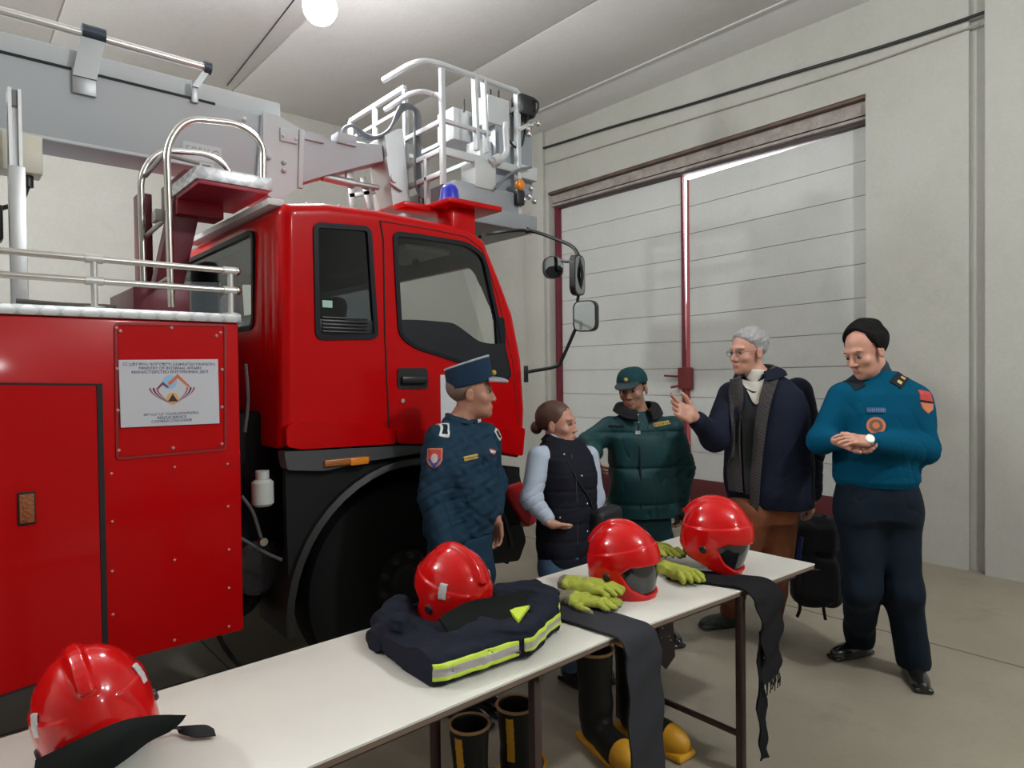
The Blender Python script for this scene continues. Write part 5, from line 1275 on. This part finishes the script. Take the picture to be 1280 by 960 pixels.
# ---------- woman in the dark vest
def woman():
    P = Person('woman with tied-back brown hair, dark vest over pale blue shirt, and jeans', 706, 3.50, 42, M_SKINP)
    hf = hframe(66, -3, 0); H = P.J(697, 531, 0); sc = .97; c = P.J
    tor = [(c(712, 735), .155, .110), (c(711, 690), .170, .125), (c(709, 650), .160, .120), (c(708, 620), .150, .118), (c(706, 590), .155, .135), (c(704, 568), .155, .110), (c(702, 556), .12, .085), (c(700, 548), .07, .06)]
    shN, shF = c(673, 572, -.10), c(735, 570, .10)
    armN = [shN, c(664, 624, -.16), c(690, 655, -.20)]; armF = [shF, c(744, 622, .10), c(738, 655, .0)]
    leg1 = [c(695, 710, -.06), c(706, 770, -.06), np.append(lat(712, 3.45)[:2], .09)]; leg2 = [c(728, 712, .07), c(732, 770, .05), np.append(lat(738, 3.60)[:2], .09)]
    hands = [dict(w=armN[2], d=P.J(706, 660, -.14)-armN[2], n=P.s, thumb=1, curl=.4, sc=.85), dict(w=armF[2], d=(0, 0, -1), n=-P.s, thumb=-1, curl=.4, sc=.85)]
    b = body(P, H, hf, sc, tor, [armN, armF], [leg1, leg2], hands, c(699, 556), jaw=.95, nose=.96, brow=(.10, .05, .03))
    SHIRT = mat('shirt_pale_blue', (.42, .49, .60), .75, bump=(60, .3, .001))
    ops = [(p_loft([(c(708, 640), .15, .11), (c(706, 590), .155, .125), (c(704, 568), .156, .11), (c(702, 556), .12, .088), (c(700, 546), .07, .066)], P.f, P.s), 0)]+chain(slv(armN), [.060, .055, .040], .03)+chain(slv(armF), [.058, .050, .038], .03)
    sh, _ = garment(P, 'shirt', SHIRT, ops, [tor[3][0], tor[-1][0]]+armN+armF, folds=[wf(3, .004), creases(armN[1], armN[2]-armN[0], .008, .04, .12)])
    VEST = mat('vest_navy', (.009, .010, .018), .8, bump=(30, .4, .003), spec=.2)
    ops = [(p_loft([(c(712, 700), .172, .130), (c(711, 680), .180, .138), (c(709, 650), .172, .134), (c(708, 620), .165, .134), (c(706, 590), .168, .150), (c(704, 570), .160, .128), (c(702, 557), .125, .10), (c(701, 548), .088, .08)], P.f, P.s), 0)]
    v, S = garment(P, 'vest', VEST, ops, [r[0] for r in tor], folds=[wf(7, .005), (lambda X, Y, Z: .003*(1-np.abs(np.sin(Z*math.pi/.085)))**4+0*X+0*Y)])
    ops = [(p_loft([(c(712, 722), .150, .110), (c(711, 690), .166, .124), (c(711, 670), .160, .12)], P.f, P.s), 0)]+chain(leg1, [.092, .070, .052], .04)+chain(leg2, [.092, .070, .052], .04)
    garment(P, 'jeans', mat('denim', (.075, .145, .26), .85, noise=(9, .35), bump=(150, .3, .001)), ops, leg1+leg2+[tor[1][0]], folds=[wf(9, .004)], zmin=.04)
    for l, a in ((leg1, 40), (leg2, 20)): shoe(P, l[2], a, M_SHOE)
    n0 = c(700, 549)
    for sd in (1, -1):
        rows = []; r2 = []
        for t in np.linspace(-1.57, 1.1, 8):
            e = P.s*sd*math.cos(t)+P.f*math.sin(t); zz = np.array((0, 0, .030-.025*max(0, math.sin(t)))); p = n0+e*.072+zz; rows.append([p, p+e*.03-np.array((0, 0, .03))])
            p = n0+e*.058+zz*1.2; r2.append([p, p+e*.016-np.array((0, 0, .02))])
        sheet('vest_collar', rows, VEST, v, .010); sheet('shirt_collar', r2, SHIRT, sh, .005)
    MB().tube([on_surface(px, py, P, S)[0] for px, py in ((714, 568), (720, 600), (722, 640), (722, 680))], .004, 6).build('placket', mat('vest_trim', (.03, .03, .04), .5), v)
    for px, py in ((686, 569), (705, 568), (727, 595), (734, 630), (700, 647), (734, 664)): MB().ball(on_surface(px, py, P, S)[0], .007, n=8).build('press_stud', M_STEEL, v)
    sp = smooth_path([on_surface(px, py, P, S)[0]+np.array((-.004, -.004, 0)) for px, py in ((709, 575), (722, 600), (736, 622), (744, 645))]+[c(752, 650, -.12)], 4)
    # shoulder bag, worn by her
    bg = SDF(c(758, 660, -.05)-.2, c(758, 660, -.05)+.2, .006); bg.add(p_box(c(758, 655, -.04), (.045, .10, .085), .03, (P.f, P.s, P.up))); bg.disp(wob(25, .004, 4))
    bag = bg.mesh('shoulder_bag', mat('bag_black', (.012, .012, .015), .6, bump=(60, .4, .002))); tag(bag, 'small black shoulder bag hanging at the hip of the woman in the vest', 'bag')
    MB().tube(sp, .007, 8, flat=.35).build('bag_strap', M_BLK, bag); bq = c(758, 655, -.04); rebase(bag, (bq[0], bq[1], bq[2]-.09))
    # hair pulled back into a bun
    f, s, u = hf; L = lambda a, b_, c_: H+sc*(s*a+f*b_+u*c_)
    Q = SDF(H-.2, H+.2, .004); Q.add(p_ell(L(0, -.022, .046), np.array((.085, .102, .088))*sc, (s, f, u))); Q.cut(p_half(L(0, .058, .055), f*.75-u*.55), .015); Q.cut(p_half(L(0, -.03, -.035), -u-f*.2), .01)
    for q in (-1, 1): Q.sub(p_ell(L(q*.088, .014, -.02), (.03, .034, .036), (s, f, u)), .006)
    Q.add(p_ell(L(0, -.125, -.012), (.036, .032, .034), (s, f, u)), .015); Q.disp((lambda X, Y, Z: .0012*np.sin(200*(X*s[0]+Y*s[1]+Z*s[2]))))
    Q.mesh('hair', mat('hair_brown', (.085, .035, .022), .55), P.root)
    rebase(P.root, P.base); return P

# ---------- man in the padded coat and soft cap
def soldier():
    P = Person('man in a padded dark green coat with black fur collar and a small peaked cap', 800, 4.05, 8, M_SKIND)
    hf = hframe(-28, 8, 5); H = P.J(791, 487, -.02); sc = 1.0; c = P.J
    COAT = mat('padded_coat', (.004, .042, .048), .6, bump=(25, .4, .004), spec=.3); 
    tor = [(c(803, 690), .17, .12), (c(803, 655), .18, .13), (c(803, 620), .18, .13), (c(803, 590), .18, .13), (c(802, 560), .19, .13), (c(801, 535), .19, .12), (c(800, 520), .15, .09), (c(797, 510), .07, .06)]
    shR, shL = c(762, 535, 0), c(840, 535, 0)
    armR = [shR, c(738, 553, -.02), c(743, 566, -.22)]; armL = [shL, c(851, 585, .04), c(850, 630, -.02)]
    leg1 = [c(785, 680, 0), c(786, 745, 0), np.append(lat(786, 4.05)[:2], .09)]; leg2 = [c(822, 680, 0), c(824, 745, 0), np.append(lat(826, 4.05)[:2], .09)]
    hands = [dict(w=armR[2], d=P.J(748, 586, -.30)-armR[2], n=P.s, thumb=-1, curl=.5), dict(w=armL[2], d=(0, 0, -1), n=-P.s, thumb=1, curl=.55)]
    body(P, H, hf, sc, tor, [armR, armL], [leg1, leg2], hands, c(797, 515, 0), nose=1.04)
    ops = [(p_loft([(c(803, 642), .205, .155), (c(803, 630), .212, .162), (c(803, 600), .208, .16), (c(802, 570), .208, .155), (c(801, 545), .205, .14), (c(800, 525), .165, .11), (c(798, 513), .10, .08)], P.f, P.s), 0)]
    ops += chain(slv(armR), [.080, .070, .055], .04)+chain(slv(armL), [.080, .074, .056], .04)
    j, S = garment(P, 'coat', COAT, ops, [r[0] for r in tor]+armR+armL, folds=[wf(13, .007), creases(armL[1], armL[2]-armL[0], .007, .06, .15), (lambda X, Y, Z: .006*(1-np.abs(np.sin(Z*math.pi/.21)))**6+0*X+0*Y)])
    MB().tube([on_surface(px, py, P, S)[0] for px, py in ((797, 528), (799, 560), (801, 600), (801, 638))], .006, 6).build('placket', UNID, j)
    for sd in (1, -1):
        rows = []
        for t in np.linspace(-1.57, 1.25, 9):
            e = P.s*sd*math.cos(t)+P.f*math.sin(t); p = c(797, 511)+e*.082+np.array((0, 0, .045-.05*max(0, math.sin(t)))); rows.append([p, p+e*.045+np.array((0, 0, -.01)), p+e*.07-np.array((0, 0, .055))])
        sheet('fur_collar', rows, mat('fur_black', (.008, .008, .009), .95, bump=(140, 1., .006)), j, .022)
    patch_on(P, S, (826, 530), 'name_tape', lambda u, v: ((np.abs(v) < .5) & (np.sin(u*28) > .2)).astype(int), [M_GOLD, UNID], .055, .013, j, roll=.08)
    patch_on(P, S, (770, 533), 'pocket_welt', lambda u, v: (u*0).astype(int), [UNID], .045, .007, j, roll=-.05)
    patch_on(P, S, (797, 542), 'chest_badge', lambda u, v: (u*0).astype(int), [mat('badge_pale', (.35, .38, .36), .5)], .016, .010, j)
    for px, py in ((797, 519), (798, 528)): MB().ball(on_surface(px, py, P, S)[0], .008, n=8).build('press_stud', M_STEEL, j)
    ops = [(p_loft([(c(803, 690), .172, .125), (c(803, 640), .175, .130)], P.f, P.s), 0)]+chain(leg1, [.10, .085, .062], .05)+chain(leg2, [.10, .085, .062], .05)
    garment(P, 'trousers', mat('trousers_green', (.004, .022, .028), .8, spec=.2), ops, leg1+leg2+[tor[1][0]], folds=[wf(15, .005)], zmin=.04)
    for l, a in ((leg1, 0), (leg2, 15)): shoe(P, l[2], a, M_SHOE)
    f, s, u = hf; L = lambda a, b_, c_: H+sc*(s*a+f*b_+u*c_)
    Q = SDF(H-.16, H+.16, .004); Q.add(p_ell(L(0, -.018, .040), np.array((.081, .101, .086))*sc, (s, f, u))); Q.cut(p_half(L(0, .03, 0), f), .01); Q.cut(p_half(L(0, 0, -.045), -u-f*.3))
    for q in (-1, 1): Q.sub(p_ell(L(q*.085, .006, -.01), (.03, .028, .036), (s, f, u)))
    Q.mesh('hair', mat('hair_black', (.006, .005, .005), .85, spec=.15), P.root)
    Q = SDF(H-(.2, .2, .05), H+(.2, .2, .2), .004); Q.add(p_ell(L(0, -.008, .052), (.092, .112, .094), (s, f, u))); Q.cut(p_half(L(0, 0, .040), -u)); Q.cut(p_half(L(0, 0, .139), u), .02)
    CAP = mat('cap_green', (.008, .045, .055), .75, spec=.2)
    cap = Q.mesh('cap', CAP, P.root)
    Q = SDF(H-.2, H+.2, .004); Q.add(p_ell(L(0, .095, .044), (.074, .075, .018), (s, nrm(f-u*.25), nrm(u+f*.25)))); Q.sub(p_ell(L(0, .090, .028), (.080, .09, .022), (s, nrm(f-u*.25), nrm(u+f*.25)))); Q.cut(p_half(L(0, .075, 0), -f))
    Q.mesh('cap_peak', mat('peak_dark', (.012, .035, .04), .6), cap); MB().ball(L(0, .103, .075), .013, n=10, sc=(1, 1, 1)).build('cap_badge', M_GOLD, cap)
    rebase(P.root, P.base); return P

# ---------- older man gesturing
def speaker():
    P = Person('grey-haired man in glasses, navy coat and patterned scarf, gesturing with one raised hand', 955, 3.72, -38, M_SKINP)
    hf = hframe(-66, 2, 0); H = P.J(935, 441, 0); sc = 1.03; c = P.J
    NAVY = mat('coat_navy', (.006, .009, .022), .8, bump=(60, .3, .002), spec=.2)
    tor = [(c(958, 640), .18, .13), (c(958, 600), .19, .14), (c(958, 565), .19, .145), (c(958, 535), .195, .145), (c(957, 505), .20, .14), (c(955, 485), .19, .12), (c(952, 472), .14, .09), (c(948, 464), .07, .065)]
    shR, shL = c(915, 493, -.02), c(998, 490, .06)
    armR = [shR, c(893, 546, -.14), c(868, 522, -.26)]; armL = [shL, c(1014, 560, .10), c(1014, 622, .0)]
    fo = [onZ(912, 782, .0), onZ(965, 790, 0)]
    leg1 = [c(940, 640, -.04), c(925, 705, -.02), np.array((fo[0][0], fo[0][1], .09))]; leg2 = [c(975, 640, .05), c(968, 710, .02), np.array((fo[1][0], fo[1][1], .09))]
    hands = [dict(w=armR[2], d=P.J(842, 508, -.30)-armR[2], n=np.array((0, 0, .55))-FW*.9, thumb=1, curl=.20, sc=1.22, spread=.16), dict(w=armL[2], d=(0, 0, -1), n=-P.s, thumb=1, curl=.7)]
    body(P, H, hf, sc, tor, [armR, armL], [leg1, leg2], hands, c(947, 470, .0), brow=(.30, .27, .25))
    ops = [(p_loft([(c(962, 630), .235, .17), (c(961, 615), .24, .175), (c(960, 580), .235, .17), (c(959, 540), .228, .165), (c(958, 508), .222, .155), (c(956, 490), .205, .135), (c(953, 475), .155, .10), (c(950, 466), .10, .08)], P.f, P.s), 0)]
    ops += chain(slv(armR), [.078, .070, .052], .04)+chain(slv(armL), [.082, .078, .062], .04)
    j, S = garment(P, 'coat', NAVY, ops, [r[0] for r in tor]+armR+armL, folds=[wf(23, .006), creases(armR[1], armR[2]-armR[0], .008, .05, .13), creases(armL[1], (0, 0, 1), .007, .07, .18)])
    for sd in (1, -1):
        rows = []
        for t in np.linspace(-1.57, 1.05, 9):
            e = P.s*sd*math.cos(t)+P.f*math.sin(t); p = c(950, 466)+e*.088+np.array((0, 0, .035-.03*max(0, math.sin(t)))); rows.append([p, p+e*.04+np.array((0, 0, -.02)), p+e*.055-np.array((0, 0, .05))])
        sheet('coat_collar', rows, NAVY, j, .012)
    # roll-neck, dark pullover wedge, scarf ends
    Q = SDF(c(947, 470)-.12, c(947, 470)+.12, .004); Q.add(p_cone(c(949, 490, -.0), c(943, 458, -.01), .072, .062)); Q.cut(p_half(c(945, 463), (.1, 0, 1.)), .01)
    rn = Q.mesh('roll_neck', mat('cream_knit', (.60, .57, .50), .85, bump=(90, .5, .002)), P.root)
    def surf(px, py, o=.006): q, n = on_surface(px, py, P, S); return q+n*o
    rows = [[surf(924, 475), surf(945, 478), surf(962, 472)], [surf(932, 488), surf(946, 496), surf(958, 488)], [surf(942, 503), surf(946, 506), surf(950, 503)]]
    sheet('roll_neck_front', rows, MATS['cream_knit'], rn, .006)
    rows = [[surf(922, 480, .003), surf(946, 490, .003), surf(966, 478, .003)], [surf(928, 530, .003), surf(940, 530, .003), surf(952, 530, .003)], [surf(930, 580, .003), surf(938, 580, .003), surf(946, 580, .003)], [surf(932, 618, .003), surf(937, 618, .003), surf(942, 618, .003)]]
    sheet('pullover', rows, mat('pullover_dark', (.022, .026, .026), .85, bump=(100, .5, .002)), P.root, .005)
    m = bpy.data.materials.new('scarf_check'); m.use_nodes = True; nt = m.node_tree; b_ = nt.nodes['Principled BSDF']; b_.inputs['Roughness'].default_value = .9
    tc = nt.nodes.new('ShaderNodeTexCoord'); ck_ = nt.nodes.new('ShaderNodeTexChecker'); ck_.inputs['Scale'].default_value = 110; ck_.inputs[1].default_value = (.055, .045, .045, 1); ck_.inputs[2].default_value = (.020, .019, .021, 1)
    nt.links.new(tc.outputs['Object'], ck_.inputs[0]); nt.links.new(ck_.outputs[0], b_.inputs['Base Color'])
    sc_o = 0.012
    for nm, L1, R1 in (('scarf_end', ((912, 474), (911, 500), (912, 540), (913, 580), (915, 612)), ((926, 470), (925, 500), (927, 540), (928, 580), (930, 615))), ('scarf_end', ((958, 470), (951, 500), (945, 540), (941, 585), (939, 632)), ((973, 472), (964, 505), (957, 545), (952, 590), (949, 636)))):
        rows = [[surf(*a, sc_o), surf((a[0]+b[0])/2, (a[1]+b[1])/2, sc_o+.004), surf(*b, sc_o)] for a, b in zip(L1, R1)]; sheet(nm, rows, m, P.root, .012)
    ring_ = [c(949, 466)+P.s*.078*math.cos(t)+P.f*.080*math.sin(t)+np.array((0, 0, .004-.018*math.sin(t))) for t in np.linspace(-3.6, .5, 14)]
    MB().tube(smooth_path(ring_, 3), .022, 10, flat=1.3).build('scarf_loop', m, P.root)
    RUST = mat('trousers_rust', (.21, .062, .022), .85, noise=(8, .25))
    ops = [(p_loft([(c(957, 650), .175, .13), (c(957, 615), .185, .14)], P.f, P.s), 0)]+chain(leg1, [.105, .082, .060], .05)+chain(leg2, [.105, .082, .060], .05)
    garment(P, 'trousers', RUST, ops, leg1+leg2+[tor[1][0]], folds=[wf(25, .007)], zmin=.05)
    M_SNK = mat('trainer_grey', (.05, .065, .055), .7, noise=(30, .5))
    for l, a in ((leg1, -75), (leg2, -30)): shoe(P, l[2], a, M_SNK)
    f, s, u = hf; L = lambda a, b_, c_: H+sc*(s*a+f*b_+u*c_)
    Q = SDF(H-.17, H+.19, .004); Q.add(p_ell(L(0, -.018, .052), np.array((.088, .106, .090))*sc, (s, f, u))); Q.cut(p_half(L(0, .050, .062), f*.8-u*.60), .015); Q.cut(p_half(L(0, -.02, -.045), -u-f*.35), .01)
    for q in (-1, 1): Q.sub(p_ell(L(q*.092, .018, -.022), (.03, .036, .036), (s, f, u)), .006)
    Q.disp(wob(45, .003, 9)); Q.disp(wob(110, .0012, 4)); Q.mesh('hair', mat('hair_grey', (.36, .35, .35), .7, noise=(60, .35)), P.root)
    g = MB()
    for q in (-1, 1):
        g = MB(); cc = L(q*.031, .102, .0); g.tube([cc+sc*(s*.022*math.cos(t)+u*.015*math.sin(t)) for t in np.linspace(0, 2*math.pi, 19)], .0015, 6)
        g.tube([L(q*.053, .100, .004), L(q*.080, .06, .008), L(q*.083, .0, .006)], .0015, 6); g.tube([L(q*.009, .104, .003), L(0, .107, .006)], .0013, 6)
        g.build('glasses_frame', mat('glasses_metal', (.12, .11, .10), .3, metal=.8), P.root)
    rebase(P.root, P.base); return P, S

# ---------- officer in the pullover, hands joined
def pullover_man():
    P = Person('dark-haired man in a teal pullover with sleeve and chest badges, hands joined at the waist', 1098, 3.42, -22, M_SKINP)
    hf = hframe(-68, 18, 4); H = P.J(1082, 440, -.04); sc = 1.06; c = P.J
    KNIT = mat('knit_teal', (.001, .062, .120), .9, bump=(160, .4, .0015), spec=.08)
    tor = [(c(1095, 640), .175, .14), (c(1095, 605), .18, .15), (c(1095, 575), .18, .15), (c(1094, 545), .185, .15), (c(1095, 515), .195, .145), (c(1098, 490), .20, .125), (c(1098, 474), .15, .10), (c(1095, 462), .08, .07)]
    shR, shL = c(1053, 496, .0), c(1144, 499, -.03)
    armR = [shR, c(1027, 551, -.02), c(1053, 553, -.20)]; armL = [shL, c(1155, 562, -.12), c(1086, 552, -.27)]
    f1, f2 = onZ(1074, 818, 0), onZ(1142, 846, 0)
    leg1 = [c(1074, 640, .02), c(1077, 735, .01), np.array((f1[0], f1[1], .09))]; leg2 = [c(1120, 640, .0), c(1130, 740, .0), np.array((f2[0], f2[1], .09))]
    hands = [dict(w=armL[2], d=P.J(1052, 546, -.30)-armL[2], n=(-.1, .15, -.9)+FW*.5, thumb=-1, curl=.33, sc=1.02, spread=.12), dict(w=armR[2], d=P.J(1082, 562, -.26)-armR[2], n=(0, 0, .8)-FW*.5, thumb=1, curl=.45)]
    body(P, H, hf, sc, tor, [armR, armL], [leg1, leg2], hands, c(1094, 470, .0), jaw=1.0, nose=1.03, gaze=(0, -.005))
    ops = [(p_loft([(c(1095, 606), .185, .155), (c(1095, 598), .202, .172), (c(1095, 575), .205, .176), (c(1094, 545), .203, .172), (c(1095, 515), .210, .16), (c(1098, 492), .208, .138), (c(1098, 477), .165, .11), (c(1096, 465), .095, .085)], P.f, P.s), 0)]
    ops += chain(slv(armR), [.076, .066, .045], .04)+chain(slv(armL), [.080, .072, .046], .04)
    j, S = garment(P, 'pullover', KNIT, ops, [r[0] for r in tor]+armR+armL, folds=[wf(33, .004), creases(armL[1], armL[2]-armL[0], .008, .05, .14), creases(c(1120, 590), (0, .2, 1), .004, .05, .18)])
    Q = SDF(c(1095, 465)-.13, c(1095, 465)+.13, .0045); Q.add(p_cone(c(1096, 475, .0), c(1093, 462, -.01), .085, .070)); Q.mesh('crew_collar', mat('collar_dark_teal', (.005, .035, .055), .85), j)
    patch_on(P, S, (1068, 478), 'shoulder_board', lambda u, v: (u*0).astype(int), [UNID], .03, .05, j, roll=.6)
    patch_on(P, S, (1126, 473), 'shoulder_board', lambda u, v: ((np.abs(u-.2) < .35) & (np.sin(v*9) > .2)).astype(int), [UNID, M_GOLD], .032, .055, j, roll=-.9)
    def shield(u, v): return np.where((np.abs(v) < .10), 2, np.where(v > -.05, 0, 1)).astype(int)
    patch_on(P, S, (1157, 503), 'sleeve_patch', shield, [M_PATR, M_PATO, UNID], .044, .060, j, roll=-.12, shape=SHIELD)
    def rnd_(u, v): r = np.hypot(u, v); return np.where(r > 1., 3, np.where((r > .72), 0, np.where((r > .45) & (r <= .72), 1, 2))).astype(int)
    q, n = on_surface(1095, 532, P, S)
    x_, y_, z_ = frame_from(n)
    for r_, m_, t_ in ((.042, M_PATO, .004), (.030, mat('badge_brown', (.16, .07, .045), .6), .006), (.016, M_PATO, .008)):
        MB().cyl(q-n*.012, q+n*t_, r_, n=28).build('chest_badge', m_, j)
    patch_on(P, S, (1095, 513), 'name_tape', lambda u, v: ((np.abs(v) < .5) & (np.sin(u*28) > .2)).astype(int), [mat('tape_blue', (.02, .06, .14), .7), mat('tape_silver', (.10, .18, .28), .6)], .042, .014, j)
    tops = [c(1077, 622, .02), c(1117, 622, 0)]
    ops = [(p_loft([(c(1096, 645), .150, .125), (c(1095, 622), .180, .148), (c(1095, 592), .178, .148)], P.f, P.s), 0)]+chain([tops[0]]+leg1, [.112, .110, .088, .076], .06)+chain([tops[1]]+leg2, [.112, .110, .090, .078], .06)
    garment(P, 'trousers', mat('trousers_navy', (.004, .010, .020), .8, spec=.2), ops, leg1+leg2+[tor[1][0]], folds=[wf(35, .006)], zmin=.05)
    for l, a in ((leg1, -68), (leg2, -18)): shoe(P, l[2], a, M_SHOE)
    # watch
    w0 = armL[2]; d0 = nrm(P.J(1052, 546, -.30)-w0); wc = w0+d0*.012
    o = MB().cyl(wc-d0*.011, wc+d0*.011, .0315, n=24).build('watch_strap', mat('watch_steel', (.6, .6, .58), .25, metal=.9), P.root)
    nn = nrm(-FW+np.array((0, 0, .5))); MB().cyl(wc+nn*.024, wc+nn*.040, .021, n=24, bev=.003).build('watch_face', mat('watch_white', (.75, .75, .7), .3), o)
    f, s, u = hf; L = lambda a, b_, c_: H+sc*(s*a+f*b_+u*c_)
    Q = SDF(H-.18, H+.19, .004); Q.add(p_ell(L(0, -.022, .050), np.array((.090, .112, .102))*sc, (s, f, u))); Q.cut(p_half(L(0, .032, .090), f*.88-u*.34), .006); Q.cut(p_half(L(0, -.02, -.055), -u-f*.45), .01)
    Q.sub(p_ell(L(0, .082, .078), (.058, .055, .080), (s, f, u)), .01)
    for q_ in (-1, 1): Q.sub(p_ell(L(q_*.092, .022, -.026), (.034, .040, .040), (s, f, u)), .006); Q.sub(p_ell(L(q_*.080, .020, -.070), (.05, .055, .040), (s, f, u)), .006)
    Q.disp(wob(45, .005, 19)); Q.disp(wob(110, .0025, 3)); Q.mesh('hair', MATS['hair_black'], P.root)
    rebase(P.root, P.base); return P
officer(); woman(); soldier(); SPK, SPS = speaker(); pullover_man()
# backpack held at the side of the gesturing man
pc = SPK.J(1021, 700, .24); pf_, ps_ = dirs(-20)
Q = SDF(pc-(.3, .3, .36), pc+(.3, .3, .36), .007)
ax = (ps_, pf_, np.array((0, 0, 1.))); Q.add(p_box(pc, (.14, .085, .27), .07, ax)); Q.add(p_box(pc+pf_*.09+(0, 0, -.08), (.11, .045, .13), .04, ax), .02); Q.add(p_box(pc+pf_*.07+(0, 0, .14), (.115, .04, .09), .04, ax), .02); Q.disp(wob(20, .007, 11))
M_BP = mat('backpack_fabric', (.010, .011, .020), .7, bump=(40, .5, .003))
bp = Q.mesh('backpack', M_BP); tag(bp, 'dark backpack with blue trim held low beside the gesturing man', 'backpack')
top = pc+np.array((0, 0, .27)); hnd = SPK.J(1015, 644, .1)
MB().tube(smooth_path([top+ps_*.05, hnd+(0, 0, .01)+ps_*.02, hnd+(0, 0, .015)-ps_*.02, top-ps_*.05], 5), .009, 8, flat=.5).build('carry_loop', M_BP, bp)
for k, o_ in enumerate((-.10, .03)):
    a0 = pc+ps_*o_+pf_*.04+(0, 0, -.24); MB().tube(smooth_path([a0, a0+(0, 0, -.05)+ps_*.004, a0+(0, 0, -.10)+ps_*.012*(1 if k else -1)], 4), .010, 6, flat=.3).build('strap_end', M_BLK, bp)
MB().bar(pc+ps_*-.11+pf_*.125+(0, 0, .0), pc+ps_*-.09+pf_*.125+(0, 0, .16), .02, .02).build('blue_trim', mat('trim_blue', (.03, .06, .30), .5), bp)
MB().bar(pc-ps_*.08+pf_*.137+(0, 0, -.02), pc+ps_*.08+pf_*.137+(0, 0, -.02), .008, .01).build('zip', mat('zip_grey', (.12, .12, .14), .4), bp)
rebase(bp, (pc[0], pc[1], pc[2]-.34))
